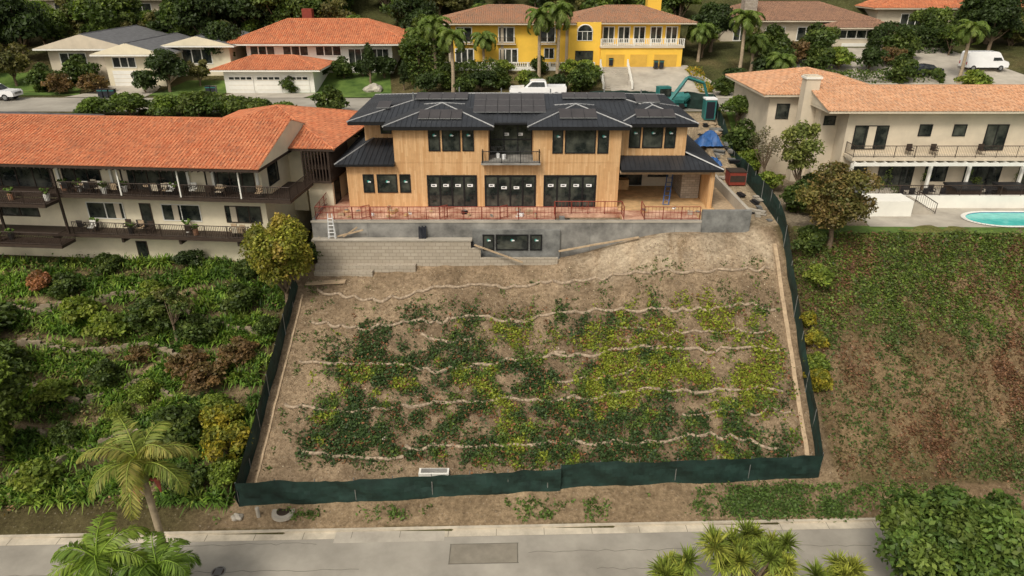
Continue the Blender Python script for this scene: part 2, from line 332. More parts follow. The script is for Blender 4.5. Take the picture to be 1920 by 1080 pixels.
def crown(F,lobes,n,size,pal,up=.35,shell=.6):
    pal=np.array(pal)
    for (c,r) in lobes:
        c=np.array(c);r=np.array(r if hasattr(r,'__len__') else (r,r,r))
        d=rng.normal(size=(n,3)); d/=np.linalg.norm(d,axis=1,keepdims=True); d[:,2]=np.where(d[:,2]<-.35,-d[:,2],d[:,2])
        ph=rng.uniform(0,6,3); lump=1+.32*np.sin(d[:,0]*6+ph[0])*np.sin(d[:,1]*6+ph[1])*np.cos(d[:,2]*5+ph[2])
        rad=(shell+(1.15-shell)*rng.random(n)**.7)*lump
        p=c+d*r*rad[:,None]; nr=d*.6+rng.normal(size=(n,3))*.6+np.array([0,0,up])
        cc=pal[rng.integers(len(pal))]*.6+pal[rng.integers(len(pal),size=n)]*.4
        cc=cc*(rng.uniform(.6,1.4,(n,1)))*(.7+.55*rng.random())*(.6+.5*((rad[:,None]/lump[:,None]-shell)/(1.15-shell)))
        sz=size*rng.uniform(.55,1.4,n); F.add(*leafq(p,nr,sz,sz*.55,cc))
def tree_mesh(name,h,rx,rz,nl,n,size,pal,trunk=.18,ry=None,bare=.35,lr=.42):
    F=Fol(); ry=ry or rx; cz=h-rz; lobes=[]
    for i in range(nl):
        d=rng.normal(size=3); d/=np.linalg.norm(d); q=d*np.array([rx,ry,rz])*(1-lr)*rng.uniform(.5,1.15); q[2]+=cz
        lobes.append((q,np.array([rx,ry,rz])*lr*rng.uniform(.6,1.2)))
    base=h*bare*.6; F.tube([(0,0,-.6),(.05,0,base*.5),(0,.08,base),(0.1,0,cz)],[trunk*1.3,trunk,trunk*.85,trunk*.5],k=7)
    for c,r in lobes[:9]: F.tube([(0,0,base),(c*.5+np.array([0,0,base*.35])),c],[trunk*.5,trunk*.3,trunk*.1],k=5)
    crown(F,lobes,n,size,pal); return F.mesh(name)
GREEN=[(.085,.125,.028),(.06,.095,.022),(.12,.155,.032)]; DARK=[(.045,.07,.02),(.06,.09,.025),(.038,.06,.018)]
OLIVE=[(.13,.125,.04),(.09,.10,.035),(.16,.14,.045)]; YEL=[(.36,.28,.025),(.26,.24,.025),(.16,.18,.03)]; LIME=[(.17,.23,.035),(.13,.19,.03),(.22,.25,.04)]
RUST=[(.18,.11,.05),(.13,.10,.04),(.2,.12,.05)]; ORNG=[(.40,.18,.09),(.3,.16,.07)]
TV={}
def T(kind):
    if kind in TV: return TV[kind]
    d={'oak':(7,3.6,2.9,20,380,.24,GREEN,.25),'oak2':(8,3.9,3.4,22,380,.25,DARK,.28),'oak3':(6,3.2,2.4,19,360,.22,LIME[:2]+GREEN,.2),'oak4':(6.5,3.3,2.6,20,360,.22,OLIVE,.2),
       'cyp':(8,1.5,3.8,16,320,.2,DARK,.2),'shrub':(2.2,1.6,1.2,18,180,.14,GREEN,.08),'shrubd':(2.2,1.5,1.2,17,180,.14,DARK,.08),'shruby':(2.2,1.4,1.2,17,180,.13,YEL,.08),
       'shrubr':(2.,1.5,1.1,18,150,.12,RUST,.08),'shrubl':(2.,1.6,1.0,17,180,.13,LIME,.08),'shrubo':(1.5,1.1,.8,12,180,.1,ORNG,.06)}[kind]
    h,rx,rz,nl,n,s,p,t=d; TV[kind]=tree_mesh(kind,h,rx,rz,nl,n,s,p,t,bare=.15 if 'shrub' in kind else .3,lr=.34); return TV[kind]
def put(kind,x,y,s=1.,name=None,z=None,sz=None,dz=0):
    o=bpy.data.objects.new(name or ('shrub' if 'shrub' in kind else 'cypress_tree' if kind=='cyp' else 'tree'),T(kind))
    o.location=(x,y,(h1(x,y) if z is None else z)+dz); o.rotation_euler=(0,0,random.uniform(0,6.28)); o.scale=(s*random.uniform(.9,1.1),s*random.uniform(.9,1.1),sz or s); return link(o)
def own(name,mesh,x,y,z=None,rz=0.):
    o=bpy.data.objects.new(name,mesh); o.location=(x,y,h1(x,y) if z is None else z); o.rotation_euler=(0,0,rz); return link(o)
def hedge(x0,x1,y0,y1,h,pal=DARK,size=.16,name='hedge',dens=60):
    F=Fol(); A=2*(x1-x0+y1-y0)*h+(x1-x0)*(y1-y0); n=int(A*dens); p=rng.random((n,3)); s=rng.integers(0,3,n)
    p[s==0,2]=1; p[s==1,1]=rng.integers(0,2,(s==1).sum()); w=s==2; p[w,0]=rng.integers(0,2,w.sum())
    P=np.stack([x0+p[:,0]*(x1-x0),y0+p[:,1]*(y1-y0),p[:,2]*h],1); P+=rng.normal(size=P.shape)*.1; P[:,:2]+=((vn(P[:,0],P[:,2]*3,1.2)-.5)*.6)[:,None]; P[:,2]+=(vn(P[:,0],P[:,1],1.5)-.5)*.7+H(P[:,0],P[:,1])
    pal=np.array(pal); c=pal[rng.integers(len(pal),size=n)]*rng.uniform(.6,1.3,(n,1)); sz=size*rng.uniform(.7,1.3,n)
    F.add(*leafq(P,rng.normal(size=(n,3))+np.array([0,-.3,.5]),sz,sz*.6,c)); return link(bpy.data.objects.new(name,F.mesh(name)))
def cover(name,x,y,n,r,hh,size,colr):
    m=len(x); xx=np.repeat(x,n)+rng.normal(size=m*n)*r; yy=np.repeat(y,n)+rng.normal(size=m*n)*r
    zz=H(xx,yy)+np.abs(rng.normal(size=m*n))*hh+.03; c=np.repeat(colr,n,0)*rng.uniform(.45,1.55,(m*n,1))
    F=Fol(); sz=size*rng.uniform(.6,1.4,m*n); F.add(*leafq(np.stack([xx,yy,zz],1),rng.normal(size=(m*n,3))*.6+np.array([0,-.2,1]),sz,sz*.65,c))
    return link(bpy.data.objects.new(name,F.mesh(name)))
def blades(F,c,n,L,w,pal,elev=(.25,1.3),droop=.55):
    m=len(c)*n; C=np.repeat(c,n,0); az=rng.uniform(0,2*np.pi,m); el=rng.uniform(elev[0],elev[1],m); l=L*rng.uniform(.7,1.15,m)*np.repeat(rng.uniform(.7,1.3,len(c)),n)
    d=np.stack([np.cos(az)*np.cos(el),np.sin(az)*np.cos(el),np.sin(el)],1); s=np.stack([-np.sin(az),np.cos(az),0*az],1)
    mid=C+d*(l*.55)[:,None]; tip=mid+d*(l*.5)[:,None]-np.array([0,0,1])*(l*droop*np.cos(el))[:,None]
    ww=(w*rng.uniform(.7,1.2,m))[:,None]; v=np.stack([C-s*ww*.5,C+s*ww*.5,mid+s*ww,mid-s*ww,tip+s*ww*.15,tip-s*ww*.15],1).reshape(-1,3)
    b=np.arange(m)[:,None]*6; q=np.concatenate([b+np.array([0,1,2,3]),b+np.array([3,2,4,5])])
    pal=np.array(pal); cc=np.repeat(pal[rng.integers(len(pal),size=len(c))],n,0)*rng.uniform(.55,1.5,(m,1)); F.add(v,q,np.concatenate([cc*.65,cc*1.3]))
def palm_mesh(name,h,nf,fl,tr,pal,shaft=True,leaf=.75,el0=(-.2,1.2),lw=.04,bend=.11):
    F=Fol(); F.tube([(0,0,-.5),(.06,0,h*.35),(0,.05,h*.7),(0,0,h)],[tr*1.3,tr,tr*.95,tr*.9],1,10)
    if shaft: F.tube([(0,0,h-.02),(0,0,h+.35),(0,0,h+1.1)],[tr*1.35,tr*1.25,tr*.6],2,10)
    top=h+(1. if shaft else 0.); pal=np.array(pal)
    if shaft:
        for a in (.3,2.5,4.4): F.tube([(tr*math.cos(a),tr*math.sin(a),h),(3*tr*math.cos(a),3*tr*math.sin(a),h-.1),(3.2*tr*math.cos(a),3.2*tr*math.sin(a),h-.9)],[.08,.16,.04],3,6)
    for i in range(nf):
        az=2.4*i+rng.uniform(-.2,.2); el=el0[0]+(el0[1]-el0[0])*((i+.5)/nf); L=fl*rng.uniform(.85,1.1); p=np.array([0,0,top]); pts=[p]; N=14; e=el+.25
        for k in range(N): e-=(bend+.02*k*.5); p=p+np.array([math.cos(az)*math.cos(e),math.sin(az)*math.cos(e),math.sin(e)])*L/N; pts.append(p)
        pts=np.array(pts); F.tube(pts,list(np.linspace(.05,.01,N+1)),0,4); F.C[-1]=np.tile(pal[0]*1.5,(len(F.Q[-1]),1))
        K=60; t=np.linspace(.1,1,K); f=t*N; j=np.minimum(f.astype(int),N-1); c=pts[j]+(pts[j+1]-pts[j])*(f-j)[:,None]; d=pts[j+1]-pts[j]; d/=np.linalg.norm(d,axis=1,keepdims=True)
        side=np.array([-math.sin(az),math.cos(az),0]); ll=leaf*np.sin(np.pi*(t*.82+.14))**.7; fc=pal[rng.integers(len(pal))]
        for sg in (-1,1):
            dr=side*sg*.85+d*.55+np.array([0,0,-.35])+rng.normal(size=(K,3))*.14; dr/=np.linalg.norm(dr,axis=1,keepdims=True)
            tip=c+dr*ll[:,None]; tip[:,2]-=.15*ll; w=d*lw; mid=(c+tip)/2+np.array([0,0,.05])
            v=np.stack([c-w,mid-w*1.2,tip,mid+w*1.2],1).reshape(-1,3); cc=(pal[rng.integers(len(pal),size=K)]*.5+fc*.5)*rng.uniform(.6,1.4,(K,1)); F.add(v,np.arange(4*K).reshape(-1,4),cc)
    return F.mesh(name,[LEAF,PTRUNK,SHAFT,PINK])
# ------------------------------------------------------------ street in front
def strip(name,a,b,z,mat,x0=-260,x1=260,thick=None):
    mb=MB(); n=40
    for i in range(n):
        xa=x0+(x1-x0)*i/n; xb=x0+(x1-x0)*(i+1)/n; ca,cb=33.3+.027*xa,33.3+.027*xb
        mb.poly([(xa,ca+a,z),(xb,cb+a,z),(xb,cb+b,z),(xa,ca+b,z)],mat)
        if thick: mb.poly([(xa,ca+a,z-thick),(xb,cb+a,z-thick),(xb,cb+a,z),(xa,ca+a,z)],mat); mb.poly([(xa,ca+b,z),(xb,cb+b,z),(xb,cb+b,z-thick),(xa,ca+b,z-thick)],mat)
    return mb.done(name)
strip('road',-8.6,-.75,-13.0,ASPH); strip('gutter_pavement',-.75,-.15,-12.992,GUT); strip('kerb',-.16,.02,-12.86,GUT,thick=.2); strip('kerb',-8.75,-8.6,-12.88,GUT,thick=.2)
def patch(name,x0,x1,y0,y1,z,m,sl=.027):
    mb=MB(); mb.poly([(x0,y0+sl*x0,z),(x1,y0+sl*x1,z),(x1,y1+sl*x1,z),(x0,y1+sl*x0,z)],m); return mb.done(name)
patch('road_repair_patch',-3.7,.3,30.4,31.9,-12.995,ASPHB); patch('driveway_apron_pavement',-11.,-4.2,32.2,33.15,-12.986,CONCL)
for y0,y1 in ((30.35,30.41),(31.9,31.95)): patch('crack_sealant',-3.8,.4,y0,y1,-12.99,SEAL)
for xx in (-3.78,.3): patch('crack_sealant',xx,xx+.07,30.35,31.95,-12.989,SEAL)
for xx in range(-46,50,3): patch('pavement_joint',xx,xx+.03,32.56,33.15,-12.983,SEAL)
def crack(x0,y0,x1,y1,w=.016):
    mb=MB(); n=40; P=[(x0+(x1-x0)*i/n,y0+(y1-y0)*i/n+random.uniform(-.1,.1)) for i in range(n+1)]
    for a,b in zip(P[:-1],P[1:]): mb.poly([(a[0],a[1]-w,-12.991),(b[0],b[1]-w,-12.991),(b[0],b[1]+w,-12.991),(a[0],a[1]+w,-12.991)],SEAL)
    mb.done('crack_sealant')
crack(-30,29.4,-9,29.9); crack(1,31.2,22,31.8); crack(-26,31.6,-12,31.9); crack(-9,28.2,10,28.7); crack(5,30,18,29.4)
mb=MB(); mb.cyl((-17.2,29.7,-13),(-17.2,29.7,-12.98),.42,.42,CONC,24); mb.cyl((-17.2,29.7,-12.98),(-17.2,29.7,-12.972),.34,.34,BROWN,24)
for i in range(-3,4): mb.box(-17.42,-16.98,29.7+i*.08-.012,29.7+i*.08+.012,-12.972,-12.966,STEEL)
mb.done('manhole_cover')
mb=MB(); z=h1(-14.6,34.)+.06; mb.cyl((-14.6,34.,z-.2),(-14.6,34.,z),.75,.72,CONCL,24); mb.cyl((-14.6,34.,z),(-14.6,34.,z+.03),.42,.42,BROWN,24); mb.done('manhole_cover')
# ------------------------------------------------------------ new house
def new_house():
    g=group('wood_clad_house'); w=MB()
    w.box(-14.2,9.2,58,72.5,-.3,3.95,CEDAR)
    w.box(-10.,-2.,57.98,72.4,3.95,7.,CEDAR); w.box(1.8,9.2,57.98,72.4,3.95,7.,CEDAR)
    w.box(-2.,1.8,60.2,72.3,3.95,7.,CEDAR)
    w.box(-13.4,-10.,63,72.35,3.95,7.,CEDAR); w.box(9.2,15.,59.3,72.3,3.6,7.,CEDAR)
    w.box(9.2,17.3,64.5,72.2,-.3,3.6,BEIGE)
    w.box(16.95,17.35,57.6,58.0,0,3.3,CEDAR); w.box(15.3,16.9,60.5,64.4,0,3.2,STONE); w.box(17.0,17.3,58.,64.4,0,3.3,CEDAR)
    w.box(9.25,17.2,57.7,64.4,3.1,3.28,WOOD)
    w.done('walls',g)
    r=MB(); rb=(.42,.02,.045); MH=1.25
    r.hip(-14.1,15.7,59.5,73.2,7.1,MH,METALROOF,FRAME,rib=rb,thick=.3,capm=HIPCAP)
    r.hip(-10.7,-1.5,57.3,66.5,7.14,1.12,METALROOF,FRAME,rib=rb,thick=.3,capm=HIPCAP)
    r.hip(1.3,9.9,57.3,66.,7.14,1.08,METALROOF,FRAME,rib=rb,thick=.3,capm=HIPCAP)
    r.hip(9.0,15.75,58.6,66.5,7.12,.95,METALROOF,FRAME,rib=rb,thick=.3,capm=HIPCAP)
    r.box(-1.6,1.4,59.,61,6.95,7.09,FRAME)
    def shed(x0,x1,y0,y1,z0,z1,hl,hr):
        f=[(x0,y0,z0),(x1,y0,z0),(x1-hr,y1,z1),(x0+hl,y1,z1)]; r.poly(f,METALROOF); r.ribs(f,*rb,METALROOF)
        r.poly([(x0,y0,z0-.2),(x1,y0,z0-.2),(x1,y0,z0-.004),(x0,y0,z0-.004)],FRAME)
        r.poly([(x0,y0,z0-.2),(x1,y0,z0-.2),(x1,y1,z0-.2),(x0,y1,z0-.2)],FRAME)
    shed(-15.,-9.96,57.4,63.,3.95,4.95,2.4,0); f=[(-15,57.4,3.95),(-12.6,63,4.95),(-12.6,72,4.95),(-15,72,3.95)]; r.poly(f,METALROOF); r.ribs(f,*rb,METALROOF); r.poly([(-15,57.4,3.75),(-15,72,3.75),(-15,72,3.95),(-15,57.4,3.95)],FRAME)
    r.bar((-15,57.4,3.97),(-12.6,63,4.97),.07,HIPCAP)
    shed(9.25,17.9,57.1,59.3,3.55,4.25,0,2.2); f=[(17.9,57.1,3.55),(17.9,72,3.55),(15.02,72,4.5),(15.02,59.6,4.5)]; r.poly(f,METALROOF); r.ribs(f,*rb,METALROOF); r.poly([(17.9,57.1,3.35),(17.9,72,3.35),(17.9,72,3.548),(17.9,57.1,3.548)],FRAME)
    r.poly([(15.7,59.3,4.25),(17.9,57.1,3.55),(15.02,59.6,4.5)],METALROOF); r.bar((17.9,57.1,3.57),(15.1,59.6,4.48),.07,HIPCAP)
    r.poly([(9.25,59.3,3.35),(17.9,59.3,3.35),(17.9,72,3.35),(9.25,72,3.35)],FRAME)
    r.done('roof',g)
    s=MB()
    def pan(xa,xb,ya,yb,z0,slope,yref,nx_,ny_):
        for i in range(nx_):
            for j in range(ny_):
                x0=xa+(xb-xa)*i/nx_;x1=xa+(xb-xa)*(i+1)/nx_-.04;y0=ya+(yb-ya)*j/ny_;y1=ya+(yb-ya)*(j+1)/ny_-.05
                za=z0+slope*(y0-yref);zb=z0+slope*(y1-yref)
                s.poly([(x0,y0,za+.16),(x1,y0,za+.16),(x1,y1,zb+.16),(x0,y1,zb+.16)],SOLAR)
                s.poly([(x0,y0,za+.1),(x1,y0,za+.1),(x1,y0,za+.16),(x0,y0,za+.16)],STEEL)
    sl=MH/6.85; pan(-3.4,3.,61.2,65.8,7.15,sl,59.5,6,3); pan(-8.8,-4.,64.4,66.1,7.15,sl,59.5,4,1); pan(4.6,10.5,64.6,66.1,7.15,sl,59.5,5,1)
    b1=1.12/4.6; pan(-7.9,-4.2,58.5,60.3,7.14,b1,57.3,4,1); pan(4.0,7.2,58.6,60.4,7.14,1.08/4.3,57.3,3,1); pan(10.6,14.,59.5,61.,7.12,.95/3.4,58.6,3,1); pan(11.2,13.4,63.6,65.6,7.15,sl,59.5,2,1); pan(-12,-10.8,62.2,63.9,7.15,sl,59.5,1,1)
    s.done('solar_panels',g)
    v=MB()
    for x,y in ((-9,64.5),(-1,66.8),(3.6,66.4),(8.6,66.2),(-5,67.5),(12,66.)): v.cyl((x,y,7.4),(x,y,8.75),.06,.06,STEEL,8)
    v.done('roof_vents',g)
    n=MB()
    def stick(x,z,y):
        n.box(x-.24,x+.24,y-.03,y-.024,z-.12,z+.12,STICK)
        n.box(x-.16,x+.1,y-.036,y-.031,z-.03,z+.05,FRAME)
    def dot(x,z,y): n.cyl((x,y-.03,z),(x,y-.024,z),.12,.12,STICKG,8); n.box(x-.03,x+.2,y-.04,y-.032,z-.08,z+.02,STICK)
    for a,b in ((-7.,-6.1),(-5.85,-4.4),(-4.15,-3.25)): n.win(a,b,5.,6.8,57.98,fw=.09); dot((a+b)/2,6.3,57.98)
    for a,b in ((3.45,4.25),(4.5,7.),(7.25,8.1)): n.win(a,b,4.8,6.8,57.98,fw=.09)
    dot(3.85,6.2,57.98);dot(7.7,6.2,57.98)
    for a,b in ((10.1,11.),(11.25,12.9),(13.15,14.)): n.win(a,b,4.95,6.8,59.3,fw=.09); dot((a+b)/2,6.2,59.3)
    n.win(-11.9,-11.,5.35,6.8,63)
    for a,b in ((-12.8,-11.95),(-11.6,-9.95),(-9.65,-8.8)): n.win(a,b,1.35,2.9,58.,fw=.09); dot((a+b)/2,2.3,58.)
    for a,b in ((-7.27,-3.1),(-2.3,2.),(2.8,7.2)):
        n.win(a,b,.05,2.8,58.,4,1,fw=.14)
        for i in range(4):
            stick(a+(b-a)*(i+.5)/4,1.95 if (i in (0,3) or a<-2.5 or a>0) else 1.75,58.)
    n.win(-1.9,1.7,4.1,6.8,60.2,3,2,fw=.1)
    for x in (-.5,.7): stick(x,5.9,60.2)
    for i,(a,b) in enumerate(((-2.4,-1.55),(-1.3,1.3),(1.55,2.45))): n.win(a,b,-2.4,-1.1,53.95,1,1,fw=.1); dot((a+b)/2,-1.55,53.95)
    n.done('windows',g)
    b=MB(); b.box(-2.6,2.4,57.15,60.2,3.96,4.12,CONC); b.rail((-2.5,57.2,4.1),(2.3,57.2,4.1),1.,FRAME,step=.13); b.rail((-2.5,57.2,4.1),(-2.5,57.95,4.1),1.,FRAME); b.rail((2.3,57.2,4.1),(2.3,57.95,4.1),1.,FRAME)
    b.cyl((-1.2,59,4.12),(-1.2,59,4.5),.16,.18,STICK,10); b.cyl((-.7,58.6,4.12),(-.7,58.6,4.5),.16,.18,STICK,10)
    b.done('balcony',g)
    t=MB(); t.box(-16.4,3.6,54.5,57.99,-.3,0,DECK); t.box(3.6,9.2,56.,57.99,-.3,0,DECK); t.box(9.2,19.4,54.5,64.4,-.3,.003,PLY); t.box(9.2,15.6,54.5,57.,.003,.02,DECK); t.box(-16.4,-14.21,57.99,66,-.3,.0,DECK)
    t.box(17.6,19.4,57,64.3,.01,.03,WOOD); t.box(3.6,9.2,54.5,56.,-1.6,-1.5,DARKIN)
    for i in range(6): t.box(4.+i*.45,4.45+i*.45,54.6,55.95,-1.5,-.25*i-.1,CONCD)
    t.done('terrace_slab',g)
    c=MB(); c.box(-16.6,15.7,54.2,54.5,-4.2,.06,CONC); c.box(15.7,19.7,54.1,54.5,-2.2,.95,CONCD); c.box(19.4,19.7,54.5,66.5,-1.,.95,CONCL); c.box(-16.6,-16.4,54.5,66,-4.2,.1,CONC)
    c.box(-3.3,4.,53.95,54.2,-4.2,-.7,CONCD); c.box(-16.65,15.69,54.15,54.2,-.1,.09,CONCL)
    for x in (-12,-8,-5,6.5,10,13.5): c.box(x,x+.03,54.19,54.2,-3.,-.1,CONCD)
    c.done('basement_wall',g)
    rr=MB()
    def R(a,b): rr.rail((*a,0.03),(*b,0.03),1.1,REDMET,step=.3,pw=.012,post=1.5,pr=.035,mid=True)
    R((-16.3,54.6),(3.6,54.6)); R((3.6,54.6),(3.6,56.)); R((3.6,56.05),(9.3,56.05)); R((9.3,54.6),(9.3,56.05)); R((11.,54.6),(15.6,54.6)); R((-16.3,54.6),(-16.3,65)); R((11.,54.6),(11.,56.2))
    for x in (-12.5,-6.,-1.): R((x,54.7),(x+.6,55.1))
    rr.done('terrace_railing',g)
    i=MB(); i.win(10.,12.4,.1,2.4,64.5,2,1); i.win(13.,14.9,.9,2.4,64.5,2,1); i.box(9.6,11,63.2,64.2,0,.9,PLY)
    for k in range(14): i.box(9.3,17.,57.9+k*.46,57.95+k*.46,2.95,3.09,WOOD)
    i.done('porch_openings',g)
new_house()
mb=MB(); mb.box(-16.2,-3.4,53.2,53.42,-4.4,-1.35,CMU); mb.box(-3.4,-2.6,53.2,53.42,-4.5,-2.0,CMU); mb.box(-2.6,3.8,53.2,53.42,-4.6,-2.85,CMU); mb.box(-16.2,-16.,53.42,54.2,-4.4,-1.35,CMU)
mb.box(-16.25,-3.3,53.15,53.47,-1.35,-1.25,CONCL); mb.box(-16.6,-3.3,53.47,54.15,-1.5,-1.38,CONCL); mb.box(-16.3,-8.,52.6,53.2,-4.6,-3.3,CMU); mb.box(-16.3,-11.5,52.1,52.6,-4.8,-3.65,CMU); mb.done('concrete_block_wall')
def plank(p0,p1,w=.12,t=.05,name='timber_plank',m=WOOD):
    p0=Vector(p0);p1=Vector(p1);d=(p1-p0).normalized(); s=d.cross(Z).normalized()*w; u=s.cross(d).normalized()*t
    mb=MB(); A=[p0+s+u,p0-s+u,p0-s-u,p0+s-u];B=[a+(p1-p0) for a in A]
    for i in range(4): mb.poly([A[i],A[(i+1)%4],B[(i+1)%4],B[i]],m)
    mb.poly(A,m); mb.poly(B[::-1],m); return mb.done(name)
plank((-3.1,53.0,-1.6),(.9,52.6,-3.0),.08); plank((3.9,53.7,-2.45),(6.5,53.6,-1.9),.1); plank((6.4,53.6,-1.9),(10.5,53.7,-1.2),.1)
plank((-16.8,51.3,-4.3),(-13.6,51.5,-4.2),.3,.06); plank((-14.5,53.9,-1.2),(-12.3,53.8,-.6),.08); plank((-14.,53.8,-1.2),(-12.8,53.9,-.4),.06)
mb=MB()
for s in (-.28,.28): mb.bar((s,0,0),(s*.6,.18,2.2),.04,STICK); mb.bar((s,.36,0),(s*.6,.18,2.2),.03,STICK)
for i in range(1,7): t=i*.3/2.2; mb.bar((-.28+.11*t,.18*t,2.2*t),(.28-.11*t,.18*t,2.2*t),.03,STICK)
o=mb.done('ladder'); o.location=(-14.9,53.6,-1.38)
mb=MB()
for i in range(5): mb.cyl((-7.7+i*.13,53.8,-1.4),(-7.7+i*.13,54.1,-.4+random.uniform(-.1,.1)),.06,.06,CARD,6)
mb.done('pipe_stack')
mb=MB()
for s in (0,.5): mb.bar((13.3+s,58.4,.1),(13.9+s,60.4,2.4),.04,BLUE)
for i in range(7): mb.bar((13.38+.08*i,58.4+.28*i,.1+.32*i),(13.88+.08*i,58.4+.28*i,.1+.32*i),.03,BLUE)
mb.done('blue_ladder')
for i in range(30):
    x=random.uniform(-15,16); y=random.uniform(54.9,57.5)
    if 3.3<x<9.5: continue
    mb=MB(); a=random.uniform(.1,.35); hh=random.uniform(.05,.3); mb.box(-a,a,-a*.6,a*.6,0,hh,random.choice([WOOD,CONCL,STICK,FRAME,PLY])); mb.box(-a*.7,a*.7,-a*.4,a*.5,hh,hh+.06,random.choice([WOOD,PLY,CONC])); o=mb.done('building_material_stack'); o.location=(x,y,.03); o.rotation_euler[2]=random.uniform(0,3)
for i in range(34):
    x=random.uniform(20.2,22.2); y=random.uniform(55.5,76); mb=MB(); L=random.uniform(.25,.9)
    m1=random.choice([WOOD,CONC,CONCL,STEEL,CONCD,BLACKV,CONCL])
    for j in range(random.randint(1,3)): a=random.uniform(-.1,.1); mb.box(-L*random.uniform(.6,1),L*random.uniform(.6,1),-.25+a,.25*random.uniform(.3,1)+a,j*.12,j*.12+.09,m1)
    o=mb.done('building_material_stack'); o.location=(x,y,h1(x,y)+.02); o.rotation_euler[2]=random.choice([1.57,1.4,.1,1.7,2.5])
def tarp(x,y,sx,sy,h,name='blue_tarp_pile',m=BLUE):
    mb=MB(); N=12; P=[[None]*(N+1) for _ in range(N+1)]
    for i in range(N+1):
        for j in range(N+1):
            u=i/N*2-1;v=j/N*2-1; zz=h*max(0,(1-abs(u)**3))*max(0,(1-abs(v)**3))*(.7+.3*math.sin(5*u+3*v))+random.uniform(0,.08); P[i][j]=(x+u*sx,y+v*sy,h1(x,y)+zz)
    for i in range(N):
        for j in range(N): mb.poly([P[i][j],P[i+1][j],P[i+1][j+1],P[i][j+1]],m)
    mb.done(name)
tarp(19.6,67,1.5,1.6,1.8); tarp(20.2,71,1.3,1.2,1.4); tarp(18.8,74.8,1.,1.,1.3)
mb=MB(); mb.box(-1.1,1.1,-.7,.7,0,1.2,REDMET); mb.box(-1.15,1.15,-.75,.75,1.2,1.28,BROWN); mb.box(-1.,1.,-.72,-.7,.3,.9,BROWN); o=mb.done('rubbish_skip'); o.location=(20.9,63.,h1(20.4,63)); o.scale=(.7,1,1)
def excavator(x,y,z,rz):
    g=group('excavator',(x,y,z),rz); b=MB()
    for s in (-1.1,1.1):
        b.box(s-.28,s+.28,-1.6,1.6,.12,.75,TYRE); b.cyl((s-.28,-1.6,.43),(s+.28,-1.6,.43),.33,.33,TYRE,12); b.cyl((s-.28,1.6,.43),(s+.28,1.6,.43),.33,.33,TYRE,12)
    b.done('tracks',g); b=MB(); b.box(-1.2,1.2,-1.5,1.3,.85,1.7,TEAL); b.box(-1.15,1.15,-1.7,-.4,1.7,2.1,TEAL); b.box(-1.1,-.1,-.1,1.3,1.7,3.,TEAL); b.box(-1.12,-.08,.0,1.33,1.95,2.8,GLASS); b.done('cab',g)
    b=MB()
    for p,q,r in (((.4,1.,1.6),(.4,2.8,4.),.24),((.4,2.8,4.),(.4,4.8,3.4),.2),((.4,4.8,3.4),(.4,5.6,1.4),.16)): b.cyl(p,q,r,r*.85,TEAL,4)
    b.bar((.4,1.4,1.9),(.4,2.6,3.3),.07,STEEL); b.bar((.4,3,4.2),(.4,4.6,3.8),.06,STEEL); b.done('boom',g)
    b=MB(); b.box(0,.8,5.2,6.,.7,1.4,BROWN); b.done('bucket',g)
excavator(16.3,78.,4.1,math.radians(-80))
mb=MB(); mb.box(-.6,.6,-.6,.6,0,2.1,TEAL); mb.box(-.64,.64,-.64,.64,2.1,2.25,STICK); mb.box(-.45,.45,-.62,-.6,.1,1.9,CARD); o=mb.done('portable_toilet'); o.location=(21.6,77.,3.9)
mb=MB(); mb.cyl((-1,0,1.1),(1,0,1.1),.75,.75,TEAL,12); mb.box(-1.4,1.4,-.5,.5,.3,.6,TEAL); mb.cyl((-.8,-.6,.35),(-.8,.6,.35),.35,.35,TYRE,12); mb.cyl((.8,-.6,.35),(.8,.6,.35),.35,.35,TYRE,12); mb.cyl((1,0,1.1),(1.7,0,1.5),.6,.3,TEAL,10); o=mb.done('concrete_mixer'); o.location=(18.6,81.,4.25)
# ------------------------------------------------------------ screened construction fence
def screen(pts,h,name='green_screen_fence',step=.35,post=2.6,sag=.1):
    g=group(name); mb=MB(); pts=[Vector(p) for p in pts]; line=[]
    for a,b in zip(pts[:-1],pts[1:]):
        n=max(1,int((b-a).length/step))
        for i in range(n): line.append(a.lerp(b,i/n))
    line.append(pts[-1]); rows=7; G=[]
    for i,p in enumerate(line):
        q=line[min(i+1,len(line)-1)]-line[max(i-1,0)]; q.normalize(); nn=Vector((-q.y,q.x)); zg=h1(p.x,p.y); c=[]
        for j in range(rows+1):
            t=j/rows; w=(math.sin(i*.9+j*.7)*.06+math.sin(i*.37+2*t)*.13+random.uniform(-.04,.04))*math.sin(math.pi*min(1,t+.05))
            zz=zg-.05+t*(h+.2*float(vn(i*.35,0,3.))+(random.uniform(-.03,.03)-sag*abs(math.sin(i*step/post*math.pi)))*(j==rows))
            c.append((p.x+nn.x*w,p.y+nn.y*w,zz))
        G.append(c)
    for i in range(len(G)-1):
        for j in range(rows): mb.poly([G[i][j],G[i+1][j],G[i+1][j+1],G[i][j+1]],MESHF)
    mb.done('screen',g,True); mb=MB(); k=int(post/step)
    for i in range(0,len(line),k): p=line[i]; zg=h1(p.x,p.y); mb.cyl((p.x,p.y+.1,zg-.2),(p.x,p.y+.1,zg+h+.08),.03,.03,STEEL,6)
    mb.done('posts',g)
screen([(-17.5,34.3),(-8,34.9),(1.5,35.7),(3.2,35.8)],1.85); screen([(3.2,35.9),(8,36.2),(14.5,36.6),(20.8,37.1)],1.95)
screen([(-17.5,34.3),(-17.4,42),(-17.4,50.5)],1.75); screen([(20.8,37.1),(21.9,50),(22.4,58),(22.7,70),(22.7,80)],1.8); screen([(22.7,80),(18,82.5),(9,82.5)],1.8)
mb=MB()
